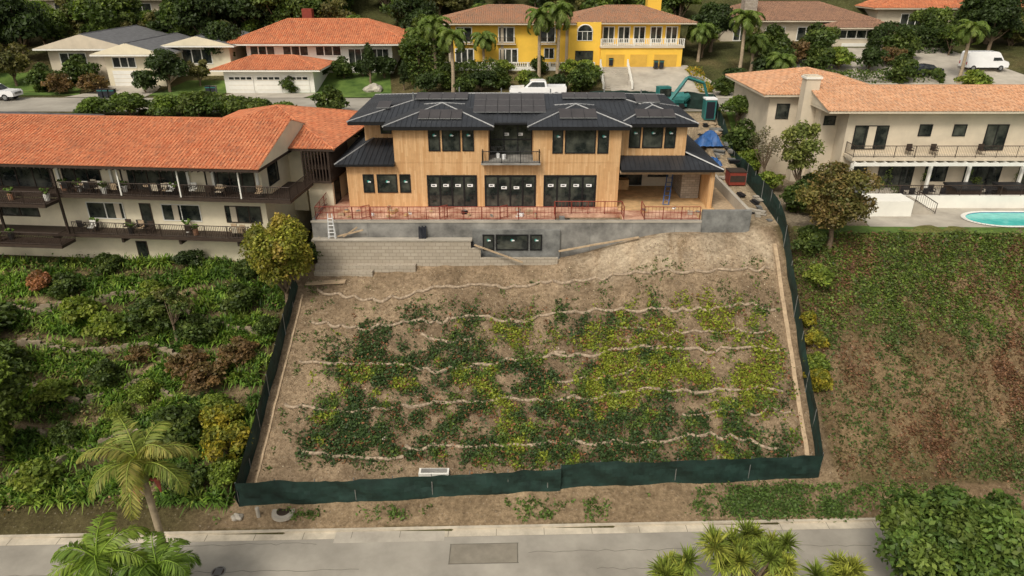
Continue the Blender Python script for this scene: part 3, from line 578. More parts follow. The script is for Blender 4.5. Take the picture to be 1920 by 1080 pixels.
for i in range(40):
    t0,t1=i/40,(i+1)/40; a=(20.1+t0*1.15,37.6+t0*15); b=(20.1+t1*1.15,37.6+t1*15)
    za,zb=h1(a[0]+.3,a[1])+.12,h1(b[0]+.3,b[1])+.12
    mb.poly([(a[0],a[1],za),(a[0]+.3,a[1],za),(b[0]+.3,b[1],zb),(b[0],b[1],zb)],WOOD); mb.poly([(a[0],a[1],za-.4),(a[0],a[1],za),(b[0],b[1],zb),(b[0],b[1],zb-.4)],WOOD)
mb.done('drainage_channel')
mb=MB()
for i in range(30):
    t0,t1=i/30,(i+1)/30; a=(-16.9,35.2+t0*15.); b=(-16.9,35.2+t1*15.); za,zb=h1(*a)+.1,h1(*b)+.1
    mb.poly([(a[0],a[1],za),(a[0]+.14,a[1],za),(b[0]+.14,b[1],zb),(b[0],b[1],zb)],WOOD); mb.poly([(a[0]+.14,a[1],za),(a[0]+.14,a[1],za-.3),(b[0]+.14,b[1],zb-.3),(b[0]+.14,b[1],zb)],WOOD)
mb.done('timber_edging')
# ------------------------------------------------------------ fibre rolls, drooping unevenly between stakes
def roll(pts,r=.125,droop=.3,sp=1.55):
    pts=np.array(pts,float); x0,x1=pts[0,0],pts[-1,0]; xx=np.arange(x0,x1,.12); base=np.interp(xx,pts[:,0],pts[:,1]); st=[x0]; mb=MB()
    while st[-1]<x1: st.append(st[-1]+sp*random.uniform(.6,1.7))
    st=np.array(st); dr=rng.uniform(.3,1.35,len(st))*droop; i=np.clip(np.searchsorted(st,xx,side='right')-1,0,len(st)-2); ph=(xx-st[i])/(st[i+1]-st[i])
    yy=base-dr[i]*(1-(2*ph-1)**2)+(vn(xx,yy0:=xx*0+pts[0,1],3.)-.5)*.4; zz=H(xx,yy)+r*.45
    cu=bpy.data.curves.new('fiber_roll','CURVE'); cu.dimensions='3D'; cu.bevel_depth=r; cu.bevel_resolution=2
    sl=cu.splines.new('POLY'); sl.points.add(len(xx)-1); sl.points.foreach_set('co',np.stack([xx,yy,zz,xx*0+1],1).ravel())
    rad=1+.4*(vn(xx,xx*0,.4)-.5); sl.points.foreach_set('radius',rad); cu.materials.append(ROLL); cu.use_fill_caps=True
    link(bpy.data.objects.new('fiber_roll',cu))
    for s in st[:-1]:
        y=float(np.interp(s,xx,yy))-.12; z=h1(s,y); mb.bar((s,y,z),(s,y,z+.35),.022,WOOD)
    mb.done('roll_stakes')
roll([(-15.7,50.6),(-11,50.1),(-8.6,50.6),(-2.6,51.2),(0,51.2),(6,51.5),(12.6,50.6),(20.6,50.7)])
roll([(-15.8,47.9),(-10.8,47.7),(-6.7,48.1),(1.7,48.5),(5.9,48.7),(12.2,47.9),(20.4,48)],sp=1.45)
roll([(-15.9,44.6),(-11.1,44.4),(-8,44.5),(-5.6,44.1),(-2.4,44.7),(2,45.1),(4.1,45.4)],droop=.25); roll([(3,45.2),(9.7,45.1),(13.8,45.),(20,45.)],droop=.25,sp=2)
roll([(-16.2,41.2),(-11.8,40.9),(-8.4,41.2),(-4.2,41.5),(1.5,41.7),(3.9,42.),(11.2,42.2),(19.6,42.4)],droop=.22,sp=2)
roll([(-7.3,38.4),(-2.2,38.5),(-.4,38.4),(3.3,38.9),(8.8,39),(13.6,39.3),(18.7,39)],droop=.3,sp=1.8); roll([(-14.2,37.7),(-10.2,37.7),(-7.3,37.7)],droop=.12)
roll([(-7,46.9),(-5,46.3),(-3,46.5)],droop=.15); roll([(8,46.9),(12,46.2),(16,46.3),(19.8,46.3)],.09,.35,1.8); roll([(12,40.6),(16,41.),(19.8,41.3)],.1,.35,1.8); roll([(3,43.2),(6,43.5),(10,43.6)],.09,.3,1.8)
# ------------------------------------------------------------ ivy on the slope
def pick(n,x0,x1,y0,y1,dens):
    x=rng.uniform(x0,x1,n);y=rng.uniform(y0,y1,n); m=rng.random(n)<dens(x,y); return x[m],y[m]
x,y=pick(26000,-16.5,20.6,36.8,50,dsite); y2=.7*fbm(x+50,y,3.6)+.3*vn(x,y,.7)+.008*(x-3)
c=np.where((y2>.55)[:,None],np.array([.22,.25,.03]),np.array([.05,.085,.026])); c=np.where(((y2<.55)&(y2>.47))[:,None],np.array([.10,.15,.03]),c); m=rng.random(len(x))<.1; c[m]=(.24,.11,.055)
cover('ivy_ground_cover',x,y,7,.17,.15,.1,c)
x,y=pick(2600,-16.8,20.6,36.6,51.5,lambda x,y: ss(.5,.64,fbm(x+11,y,1.3))*.8); cover('weeds',x,y,8,.14,.09,.085,np.tile([.09,.125,.035],(len(x),1))*rng.uniform(.7,1.4,(len(x),1)))
x,y=pick(11000,-17.,20.5,36.5,52.8,lambda x,y: .3+.7*ss(.5,.6,fbm(x+3,y,2))); a=rng.random(len(x)); c=np.where((a<.5)[:,None],[.2,.13,.075],[.46,.39,.3]); c[a>.8]=(.08,.06,.04)
cover('leaf_litter',x,y,2,.2,.01,.045,c)
x,y=pick(30000,22.2,62,36.9,51.2,lambda x,y: .2+.8*ss(.42,.58,.5*fbm(x+20,y,4)+.3*vn(x,y,.9)+ .2*ss(43,50,y))); a=fbm(x+70,y,2.5)+rng.normal(size=len(x))*.08
c=np.where((a>.5)[:,None],np.array([.08,.115,.03]),np.array([.14,.115,.05])); c=np.where((a<.4)[:,None],np.array([.19,.10,.055]),c); m=(y>45)&(rng.random(len(x))<.5); c[m]=(.12,.17,.03)
cover('ivy_ground_cover',x,y,6,.17,.12,.1,c)
x,y=pick(4200,-24,60,33.6,36.6,lambda x,y: ss(.48,.62,fbm(x,y+9,1.8))*((y<35+.07*x)|(x>22))*(y>kerb_y(x)+.1)); cover('weeds',x,y,7,.13,.12,.09,np.tile([.09,.14,.03],(len(x),1))*rng.uniform(.7,1.3,(len(x),1)))
x,y=pick(1300,10,24,33.9,36.6,lambda x,y:ss(.38,.6,fbm(x,y,1.5))*ss(11,14,x)*(1-ss(20,23,x))*(y<35.3+.06*x)); cover('weeds',x,y,8,.17,.14,.09,np.tile([.08,.13,.03],(len(x),1)))
# ------------------------------------------------------------ left garden
F=Fol(); x,y=pick(6800,-62,-18.2,34.6,54.5,lambda x,y: ss(.30,.40,fbm(x,y,3.4))*(np.abs((y-.12*x+.8*np.sin(x*.35))%3.3-1.6)>.42)); c=np.stack([x,y,H(x,y)+.05],1)
tone=vn(x,y,2.2); AG=[(.10,.18,.028),(.15,.235,.035),(.08,.14,.025),(.19,.25,.045)]
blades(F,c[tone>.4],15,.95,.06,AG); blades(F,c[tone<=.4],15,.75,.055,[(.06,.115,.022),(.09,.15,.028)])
link(bpy.data.objects.new('agapanthus_bed',F.mesh('agapanthus_bed')))
x,y=pick(8000,-60,-18.4,34.2,55,lambda x,y: ss(.45,.62,fbm(x+40,y,2.4))); a=rng.random(len(x)); c=np.where((a>.5)[:,None],np.array([.13,.18,.035]),np.array([.19,.165,.065])); c[a<.12]=(.25,.15,.08); cover('garden_ground_cover',x,y,5,.2,.3,.1,c)
def edging(pts,name='garden_retaining_edge',m=CONC,h=.35):
    mb=MB(); P=[]
    for (a,b) in zip(pts[:-1],pts[1:]):
        n=max(1,int(math.dist(a,b)/.4)); P+=[(a[0]+(b[0]-a[0])*i/n+random.uniform(-.05,.05),a[1]+(b[1]-a[1])*i/n+random.uniform(-.06,.06)) for i in range(n)]
    for a,b in zip(P[:-1],P[1:]):
        za=h1(*a);hh=h*random.uniform(.7,1.2); mb.poly([(a[0],a[1]-.12,za-.4),(b[0],b[1]-.12,za-.4),(b[0],b[1]-.12,za+hh),(a[0],a[1]-.12,za+hh)],m); mb.poly([(a[0],a[1]-.12,za+hh),(b[0],b[1]-.12,za+hh),(b[0],b[1]+.12,za+hh),(a[0],a[1]+.12,za+hh)],m); mb.poly([(a[0],a[1]+.12,za-.2),(b[0],b[1]+.12,za-.2),(b[0],b[1]+.12,za+hh),(a[0],a[1]+.12,za+hh)],m)
    mb.done(name)
EDG=M('weathered_stone_edge',(.27,.215,.15),.9,.35,2,.4)
for p in ([(-38,46.5),(-33,45.5),(-28,46.2),(-23.,44.4),(-18.8,45.5)],[(-36,43),(-31,41.6),(-27,43.4),(-24,41.5)],[(-33,39.5),(-29.5,38),(-26.5,39.6),(-24,37.9)],[(-27,49.5),(-22,47.6),(-19,47.2)],[(-45,50),(-38,49.3),(-31,51),(-27,50)],[(-33,36.5),(-30,37.8),(-31,35.2)],[(-44,41),(-38,39.5),(-35,40.5)]): edging(p,m=EDG,h=.5)
for kx,ky,kd,s in ((-37,44,'shrub',1.2),(-31,47,'shrubl',1.2),(-27.5,47.7,'shrub',1.3),(-34,48.5,'shrubl',1.3),(-24,44,'shrubr',1.1),(-22.3,43,'shrubr',1.2),(-20.5,45,'shrubr',1.),(-20,39.5,'shruby',1.1),(-19.2,37.8,'shruby',1.2),(-19.,36.2,'shrubl',.9),
    (-38.8,51.5,'shrubo',1.1),(-26.5,42,'shrubl',.9),(-33,42,'shrubl',1.),(-23,38.5,'shrub',1.3),(-25.5,36.8,'shrubl',1.1),(-21.5,35.8,'shrub',1.),(-29,50.6,'shrubl',.9),(-22,49.5,'shrub',1.1),(-36,37,'shrub',1.2),(-31,35.8,'shrubl',1.1),(-41,47,'shrub',1.5),(-27.2,53.6,'shrubd',.9),(-34,53.2,'shrub',.8),(-19.2,47.5,'shrub',.7),(-21,41,'shrubl',.9),(-28,45,'shrubr',.7),(-29.5,43.2,'shrub',.9),(-24.3,47.,'shrub',1.1),(-36.5,50.8,'shrub',.9),(-22,52.8,'shrub',.8),(-30.5,38.8,'shrub',.8),(-27.8,40.6,'shrubl',.7)): put(kd,kx,ky,s,sz=s*random.uniform(.75,1.05))
own('tree',tree_mesh('tree',4.6,2.,1.2,10,190,.12,GREEN+OLIVE,.1,bare=.6,lr=.3),-25.8,46.5)
own('tree',tree_mesh('tree',8.,3.4,3.4,34,380,.16,GREEN+LIME[:1],.25,lr=.3),-34.5,37.5); own('tree',tree_mesh('tree',6.,3.2,2.4,28,360,.16,GREEN,.2,lr=.3),-38.5,41.5)
own('ficus_tree',tree_mesh('ficus_tree',7.8,2.9,3.6,60,560,.13,[(.24,.25,.035),(.18,.20,.03),(.32,.28,.04),(.30,.21,.05)],.22,bare=.2,lr=.3),-17.9,49.6)
own('tree',tree_mesh('tree',6.6,2.9,2.7,36,420,.13,[(.16,.14,.04),(.2,.135,.05),(.12,.125,.035)],.2,lr=.32),24.7,50.3)
put('shruby',22.3,44.5,.7);put('shruby',22.1,42.2,.8);put('shrubl',22.2,43.3,.7);put('shruby',22.3,46.,.55);put('shrubl',23.3,47.8,.9);put('shrub',22.8,50.,.9)
PG=[(.22,.26,.05),(.16,.21,.04),(.33,.29,.08)]
own('king_palm_tree',palm_mesh('king_palm',8.9,15,3.5,.19,PG,el0=(-.1,1.4),lw=.05,leaf=.75,bend=.095),-18.6,27.6,-13.3)
own('palm_tree',palm_mesh('palm',5.4,20,3.2,.2,[(.17,.25,.03),(.22,.29,.04),(.12,.19,.03)],shaft=False,leaf=.8,lw=.045),-20.9,25.8,-13.4); own('palm_tree',palm_mesh('palm2',4.9,16,2.8,.2,[(.15,.23,.03),(.11,.18,.03)],shaft=False,lw=.045),-18.,25.8,-13.4)
own('tree',tree_mesh('street_tree',8.3,4.,3.8,85,360,.17,[(.11,.17,.035),(.07,.12,.028),(.17,.22,.045)],.3,lr=.24),23.6,27.2,-13.4)
def yucca(x,y,z,heads,name='yucca_plant'):
    F=Fol()
    for hx,hy,hz in heads:
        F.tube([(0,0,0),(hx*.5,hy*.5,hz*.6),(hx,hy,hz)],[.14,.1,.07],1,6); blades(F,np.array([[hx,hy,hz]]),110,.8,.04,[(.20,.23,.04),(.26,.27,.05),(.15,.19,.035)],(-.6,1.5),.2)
    own(name,F.mesh(name),x,y,z)
H1=[(random.uniform(-2.1,2.1),random.uniform(-1,1),random.uniform(4.6,6.)) for _ in range(26)]
yucca(12.,26.6,-13.6,H1); yucca(16.4,25.8,-13.7,[(random.uniform(-1,1),random.uniform(-.7,.7),random.uniform(4.2,5.2)) for _ in range(9)]); yucca(8.,25.8,-13.7,[(random.uniform(-.9,.9),random.uniform(-.7,.7),random.uniform(4.6,5.6)) for _ in range(9)])
# ------------------------------------------------------------ left neighbour
def left_house():
    g=group('balcony_house',(-17.5,52.4,0),math.radians(-5)); w=MB()
    w.box(-42,-2.9,1.7,13.5,-4.6,4.8,CREAM)
    for x in (-20.2,-9.0,-15.6,-6.9,-3.2): w.box(x-.1,x+.1,1.5,1.72,2.4,4.8,WHITE)
    w.done('walls',g); r=MB(); r.hip(-44,-2.,-.5,14.5,4.95,2.3,TILE,BROWN,gable=True,gm=CREAM,thick=.25)
    for i in range(82): r.box(-44+i*.5,-43.92+i*.5,-.46,1.6,4.6,4.7,BROWN)
    r.done('roof',g)
    d=MB(); d.box(-42,0,0.,1.7,2.1,2.36,BROWN); d.box(-42,-3.8,0,1.7,-1.3,-1.04,BROWN); d.box(-42,-19.4,-1.7,0,1.75,2.0,BROWN); d.box(-42,-19.,-1.7,0,-1.7,-1.45,BROWN)
    d.rail((-19.4,.06,2.36),(0,.06,2.36),1.05,BROWN,step=.15,pw=.022); d.rail((0,.06,2.36),(0,5,2.36),1.05,BROWN,step=.15,pw=.022); d.box(-2.2,0,1.7,5.2,2.1,2.36,BROWN)
    d.rail((-19.,.06,-1.04),(-3.8,.06,-1.04),1.05,BROWN,step=.15,pw=.022); d.rail((-42,-1.64,2.0),(-19.4,-1.64,2.0),1.05,BROWN,step=.15,pw=.022); d.rail((-42,-1.64,-1.45),(-19.,-1.64,-1.45),1.05,BROWN,step=.15,pw=.022)
    d.rail((-19.4,-1.64,2.),(-19.4,0,2.),1.05,BROWN,step=.15,pw=.02); d.rail((-19.,-1.64,-1.45),(-19.,0,-1.45),1.05,BROWN,step=.15,pw=.02)
    for x in (-42,-36,-30,-25,-19.4): d.box(x-.08,x+.08,-.1,.06,-1.0,4.7,BROWN)
    for x in (-14,-9,-4.): d.box(x-.05,x+.05,.02,.12,2.4,4.7,TRIM)
    for x in (-41,-34,-27,-21,-15,-10,-5): d.box(x-.1,x+.1,.2,1.7,-1.75,-1.31,BROWN)
    d.done('balconies',g); n=MB()
    for a,b,k in ((-19.9,-16.6,3),(-14.8,-9.2,5),(-7.6,-3.5,4),(-27,-21,4),(-35,-28,5)): n.win(a,b,2.4,4.5,1.7,k,1,BROWN)
    for a,b,k in ((-18.5,-15.3,2),(-11.9,-8.6,2),(-6.4,-3.4,3),(-28,-23,3),(-35,-30,3)): n.win(a,b,-.2,1.2,1.7,k,1,TRIM if k==2 else BROWN)
    n.win(-13.8,-12.9,-1.,1.2,1.7,1,1,BROWN); n.winx(3,5,2.6,4.4,-2.9,1)
    for a in (-16.1,-11.,-6.): n.box(a,a+.5,1.66,1.69,-.15,1.15,BEIGE)
    for a,z in ((-14.7,2.45),(-7.5,2.45)): n.box(a,a+.45,1.66,1.69,z,4.45,BEIGE)
    n.win(-14.9,-14.,-3.9,-2.2,1.7,1,1,BROWN)
    n.done('windows',g); c=MB()
    for i in range(34):
        x=random.uniform(-19,-2.5); y=random.uniform(.5,1.15); z=2.36 if i%3 else -1.04; c.chair(x,y,z,random.choice([BLACKV,BROWN,BEIGE,WOOD,TRIM]),BLACKV,random.choice([-1,1]))
    for x in (-17.5,-12,-6): c.cyl((x,.9,2.36),(x,.9,3.05),.05,.05,BLACKV); c.cyl((x,.9,3.05),(x,.9,3.1),.5,.5,WOOD,14)
    for i in range(30):
        x=random.uniform(-40,-4); l=x<-20; y=random.uniform(-1.2,-.3) if l else random.uniform(.3,1.3); z=(2.0 if i%2 else -1.45) if l else (2.36 if i%2 else -1.04); c.cyl((x,y,z),(x,y,z+.5),.2,.26,random.choice([BLACKV,TILE4,TRIM]),10)
        for a in range(5): c.cyl((x,y,z+.5),(x+.3*math.cos(a*1.3),y+.3*math.sin(a*1.3),z+random.uniform(.7,1.1)),.03,.12,LAWN,5)
    c.done('balcony_furniture',g)
    a=MB(); a.box(-13,-1.6,7.5,20,-1,4.8,CREAM); a.box(-1,1.5,5.5,10.8,2.2,2.4,BROWN)
    for i in range(18): a.box(1.4,1.5,5.5+i*.3,5.6+i*.3,2.4,4.9,BROWN)
    for i in range(9): a.box(-.9+i*.28,-.8+i*.28,5.5,5.6,2.4,4.9,BROWN)
    a.box(-.9,1.4,5.6,10.8,3.4,3.46,BROWN); a.box(-.9,1.3,6.2,10.7,-3,2.2,CREAM); a.winx(6.6,8,.0,2.,1.3,1); a.hip(-13.5,2.0,5.6,21.2,5.15,2.1,TILE,BROWN); a.done('rear_wing',g)
left_house()
mb=MB(); mb.box(-15.9,-14.4,66,66.3,-.5,2.6,BEIGE); mb.box(-18.,-14.5,69,69.3,-.5,3.6,BEIGE); mb.box(-16.,-15.7,66.3,69,-.5,3,BEIGE); mb.done('boundary_wall')
hedge(-18,-14,69.6,72,4.2,GREEN); put('shrub',-16.9,53.8,.7)
# ------------------------------------------------------------ right neighbour
def right_house():
    g=group('cream_tile_roof_house'); w=MB(); w.box(30.2,56,62.7,72.5,-.2,7.5,BEIGE); w.box(25.,36.,68.5,80,-.2,7.9,BEIGE); w.box(27.2,28.5,65.9,67.,-.2,10.,BEIGE); w.box(28.5,30.2,64.6,72,-.2,7.3,BEIGE); w.box(27.1,28.6,65.8,67.1,9.7,9.9,WHITE); w.done('walls',g)
    r=MB(); r.hip(27.9,57,61.6,72.6,7.6,1.35,TILE2,BEIGE,gable=True,gm=BEIGE); r.hip(24.1,37,67.7,81,8.,1.6,TILE2,BEIGE); r.done('roof',g)
    b=MB(); b.box(30.4,56,60.9,62.7,3.35,3.62,BEIGE); b.rail((30.5,61.,3.62),(56,61.,3.62),1.05,BROWN,step=.15,pw=.012); b.rail((30.5,61.,3.62),(30.5,62.7,3.62),1.05,BROWN,step=.15,pw=.012)
    for i in range(28): b.box(30.6+i*.9,30.72+i*.9,60.3,62.7,3.1,3.3,TRIM)
    b.box(30.3,56,60.2,60.32,3.05,3.34,TRIM)
    for x in (30.6,37.7,41.2,46,52): b.box(x-.12,x+.12,60.9,61.14,.35,3.08,TRIM)
    b.done('balcony',g)
    n=MB()
    for a,c,z0,z1,k in ((31.,34.,4.,6.1,3),(36.8,37.9,5.2,6.2,1),(39.9,41.,5.2,6.2,1),(42.9,44.8,3.9,6.2,2),(47,49,4.6,6.2,2)): n.win(a,c,z0,z1,62.7,k,1)
    n.box(32.2,32.9,62.64,62.67,4.05,6.05,BEIGE)
    for a,c,z0,z1,k in ((31.3,32.8,.4,2.7,1),(34.,37.2,.2,2.8,3),(38.3,40.3,1.,2.8,2),(42,45.3,.2,2.8,3),(47,50,.2,2.8,3)): n.win(a,c,z0,z1,62.7,k,1)
    n.win(25.8,27.,5.6,7.,68.5); n.win(28.9,29.9,5.8,6.6,64.6); n.done('windows',g)
    t=MB(); t.box(30.,60,57.6,58.,-.2,1.1,WHITE); t.box(30,33.6,55.4,57.6,-.2,1.35,WHITE); t.box(29.9,60,58,62.7,-.2,.35,CONCL)
    t.rail((30.,57.8,1.1),(60,57.8,1.1),.9,BROWN,step=.15,pw=.012)
    for i in range(6): t.box(34+i*.3,34.3+i*.3,56,57.5,-.1,1.2-.2*i,CONCL)
    t.rail((34,55.9,1.2),(35.9,55.9,.1),.9,BROWN,step=.2); t.done('patio',g)
    c=MB()
    for x,y,f in ((34.6,59.2,1),(35.6,59.2,1),(36.8,59.6,-1),(37.8,60.2,1),(38.4,59.3,1),(42.4,59.2,1),(43.1,60.,-1),(49,59.3,1),(50,59.6,1),(51,59.2,1)): c.chair(x,y,.35,BLACKV,FRAME,f)
    for x in (35.1,43.,50): c.cyl((x,60.2,.35),(x,60.2,1.05),.06,.06,FRAME,8); c.cyl((x,60.2,1.05),(x,60.2,1.1),.65,.65,BLACKV,16)
    for x in (36,38.2,42.5): c.chair(x,62.,3.62,BROWN,FRAME)
    c.done('patio_furniture',g)
right_house()
for x in (40.2,44.6,47.5):
    mb=MB(); mb.box(-1.1,1.1,-1,1,0,.95,BROWN); mb.box(-1.18,1.18,-1.08,1.08,.95,1.1,BLACKV); mb.box(-1.,1.,-.05,.05,1.1,1.13,BLACKV); o=mb.done('hot_tub'); o.location=(x,59.7,.35)
mb=MB(); mb.box(-.7,.7,-.35,.35,.1,.9,STEEL); mb.cyl((-.5,0,1.),(.5,0,1.),.33,.33,STEEL,12); mb.box(.7,1.1,-.3,.3,.8,.85,STEEL); mb.bar((-.5,-.36,1.1),(.5,-.36,1.1),.02,FRAME); o=mb.done('barbecue_grill'); o.location=(30.9,59.6,.4)
for i,x in enumerate((31.8,32.5,33.1,33.9,38,41.8,42.8,46.5)):
    F=Fol(); F.tube([(0,0,0),(0,0,.45)],[.18,.25],1,10); crown(F,[((0,0,.8+.3*(i%3)),(.35,.35,.45+.3*(i%3)))],200,.07,GREEN); own('potted_plant',F.mesh('potted_plant'),x,59.3 if i<4 else 61.8,.35)
def pool():
    g=group('swimming_pool'); cx,cy=40.5,54.6; P=[]
    for i in range(25): a=math.pi/2+math.pi*i/24; P.append((cx+2.6*math.cos(a),cy+1.7*math.sin(a)))
    P=[(58,cy+1.7)]+P+[(58,cy-1.7)]
    mb=MB(); mb.poly([(x,y,.06) for x,y in P],WATER); mb.done('water',g)
    mb=MB()
    for a,b in zip(P[:-1],P[1:]):
        d=Vector((b[0]-a[0],b[1]-a[1])).normalized(); n=Vector((d.y,-d.x))*.35; n=n if (Vector(a)+n-Vector((cx+6,cy))).length>(Vector(a)-Vector((cx+6,cy))).length else -n
        mb.poly([(a[0],a[1],.1),(b[0],b[1],.1),(b[0]+n.x,b[1]+n.y,.1),(a[0]+n.x,a[1]+n.y,.1)],TRIM); mb.poly([(a[0],a[1],.02),(b[0],b[1],.02),(b[0],b[1],.1),(a[0],a[1],.1)],BLUE)
    mb.done('coping',g)
pool()
mb=MB(); mb.poly([(29.,52.9,.03),(62,52.3,.03),(62,57.6,.03),(29.5,57.6,.03)],CONCL); mb.done('pool_deck_pavement')
mb=MB(); mb.poly([(24.,51.5,.02),(62,51.1,.02),(62,52.3,.024),(24.5,53.2,.024)],LAWN); mb.done('lawn')
own('tree',tree_mesh('tree',7,2.4,2.4,26,260,.13,[(.14,.17,.045),(.18,.19,.05)],.15,lr=.28),25.6,60); own('tree',tree_mesh('sparse_tree',6,2.,2.2,20,60,.1,[(.2,.17,.11),(.13,.13,.06)],.14,lr=.3),24.6,66)
put('shrub',24.5,56.5,1.2);put('shrubd',26,54.5,1.1);put('shrub',27.6,57.,1.);put('shrubl',24,69,1.3);put('shrub',28,61,1.);put('shrub',24,72,1.6);put('oak3',24.5,76,.6);put('shrub',25.5,52.8,.9);put('shrubl',24.,63,1.)
# ------------------------------------------------------------ upper street and lots
def flat(name,pts,z,m):
    mb=MB(); mb.poly([(x,y,z) for x,y in pts],m); return mb.done(name)
flat('upper_road',[(-200,79.5),(-24,79.3),(26,79.5),(200,80.5),(200,90),(30,88.7),(-24,88),(-200,90)],4.23,ASPH)
def dr(name,c,mat,off=.05,n=(20,14)):
    a=np.array(c,float); U,V=np.meshgrid(np.linspace(0,1,n[0]+1),np.linspace(0,1,n[1]+1)); W=[(1-U)*(1-V),U*(1-V),U*V,(1-U)*V]
    px=sum(a[i,0]*W[i] for i in range(4)); py=sum(a[i,1]*W[i] for i in range(4)); v=np.stack([px,py,H(px,py)+off],-1).reshape(-1,3); ix=np.arange(len(v)).reshape(n[1]+1,n[0]+1)
    q=np.stack([ix[:-1,:-1],ix[:-1,1:],ix[1:,1:],ix[1:,:-1]],-1).reshape(-1,4); link(bpy.data.objects.new(name,np_mesh(name,v,q,mats=[mat])))
dr('lawn',[(-31,88.5),(-15,88.5),(-17,100),(-25.5,100)],LAWN); dr('lawn',[(-80,90),(-55,90),(-60,100),(-80,100)],LAWN); dr('lawn',[(-47,90),(-37,88.5),(-37,97),(-44,97)],LAWN,.06)
dr('driveway_pavement',[(-37,88),(-26,88),(-25,91.5),(-36,91.5)],CONCL,.07); dr('driveway_pavement',[(-56,88.5),(-46,88.5),(-47,97),(-53,97)],CONCL,.07)
dr('driveway_pavement',[(13,87.5),(30,87.5),(25,103),(13,103)],CONCL,.07); dr('driveway_pavement',[(38,88),(75,88),(66,112),(48,112)],CONCL,.07); dr('upper_road',[(30,88),(38,88),(48,112),(40,112)],ASPH,.06)
dr('lawn',[(24,79),(30,79),(30,73),(24,73)],LAWN,.08)
def white_house():
    g=group('white_house'); w=MB(); w.box(-36.5,-16.5,100,111,4.5,9.6,WHITE); w.box(-37,-25.5,92,99.9,3.8,7.1,WHITE); w.box(-30,-28.6,106,107.2,9,13.6,REDMET); w.done('walls',g)
    r=MB(); r.hip(-39,-13.5,98.5,112.5,9.6,2.7,TILE,WHITE); r.hip(-38.3,-24.3,91,99.5,7.2,1.3,TILE,WHITE); r.done('roof',g)
    n=MB()
    for a,b,k in ((-36,-32.6,3),(-31.5,-28,3),(-27,-23.5,3)): n.win(a,b,7.9,9.2,100,k,1,TRIM,fw=.15)
    for a,b in ((-22.5,-19.9),(-19.4,-17.)): n.win(a,b,6.8,8.8,100,3,1,TRIM)
    for i in range(3):
        x=-36.5+i*3.6; n.box(x,x+3.2,91.93,91.97,4.,6.4,TRIM)
        for j in range(4): n.box(x+.15+j*.75,x+.75+j*.75,91.9,91.925,5.9,6.2,GLASS)
        for j in range(1,4): n.box(x,x+3.2,91.92,91.928,4+j*.6-.02,4+j*.6+.02,BEIGE)
    n.done('windows',g)
white_house()
def yellow_house():
    g=group('yellow_house'); w=MB(); w.box(-9,8,104,116,5.5,11.8,YELLOW); w.box(8,12.5,103.2,116,5.5,12.,YELLOW); w.box(12.5,24,105,116,5.5,11.8,YELLOW); w.box(12.5,24,102.4,105,5.,8.7,YELLOW)
    w.box(12.4,24.2,102.2,105,8.7,8.95,BEIGE)
    for x in (-9.05,-1.6,7.6): w.box(x,x+.4,103.93,104,6.4,11.8,BEIGE)
    w.done('walls',g); r=MB(); r.hip(-11,9,102.8,117.5,11.9,2.,TILE4,BEIGE); r.hip(7,26,103.6,117.4,11.93,1.9,TILE4,BEIGE); r.box(20,22,110,112,13,15.8,YELLOW); r.done('roof',g)
    n=MB()
    for x in (-6.8,-.8,5.): n.win(x-1.1,x+1.1,9.3,11.3,104,2,1,TRIM,fw=.16); n.box(x-1.35,x+1.35,103.5,104,9.0,9.12,BEIGE); n.rail((x-1.3,103.55,9.12),(x+1.3,103.55,9.12),.8,BROWN,step=.15)
    for x in (-6.8,-.5,): n.win(x-1.3,x+1.3,6.5,8.4,104,3,1,TRIM,fw=.16)
    n.win(4.6,6.,7.1,8.5,104,2,1,TRIM); n.win(9.,11.5,6.2,8.2,103.2,2,1,BROWN)
    n.win(9.2,11.3,9.6,10.8,103.2,3,1,TRIM)
    arc=[(10.25+1.05*math.cos(math.pi*i/12),103.16,10.8+.9*math.sin(math.pi*i/12)) for i in range(13)]; n.poly(arc,GLASS)
    for a,b in zip(arc[:-1],arc[1:]): n.bar((a[0],103.1,a[2]),(b[0],103.1,b[2]),.09,TRIM)
    for a in (13.,15.2,17.4,19.8,22.): n.win(a,a+1.6,9.1,11.3,105,2,1,TRIM,fw=.14)
    for a,b in ((13.2,16.),(16.6,19.2),(20,23.4)): n.box(a,b,102.35,102.4,5.2,7.9,YELLOW); n.box(a+.1,b-.1,102.33,102.348,5.2,7.8,GAR)
    n.rail((12.5,102.3,8.95),(24.1,102.3,8.95),.95,TRIM,step=.25,pw=.05,post=2.4,pr=.09)
    n.done('windows',g)
    s=MB()
    for i in range(12): s.box(12.2-i*.02,15.2+i*.1,93.5+i*.62,94.12+i*.62,3.8,4.4+i*.17,CONCL)
    for x in (12.,15.8): s.rail((x,93.4,4.5),(x+.4,101,6.4),.9,TRIM,step=.3,pw=.06,post=2.5,pr=.12)
    s.done('entrance_steps',g)
    b=MB(); b.box(-10,11.5,101,101.3,5.4,6.3,TRIM); b.rail((-10,101.15,6.3),(11.5,101.15,6.3),.6,TRIM,step=.3,pw=.06,post=3,pr=.15); b.done('balustrade',g)
yellow_house()
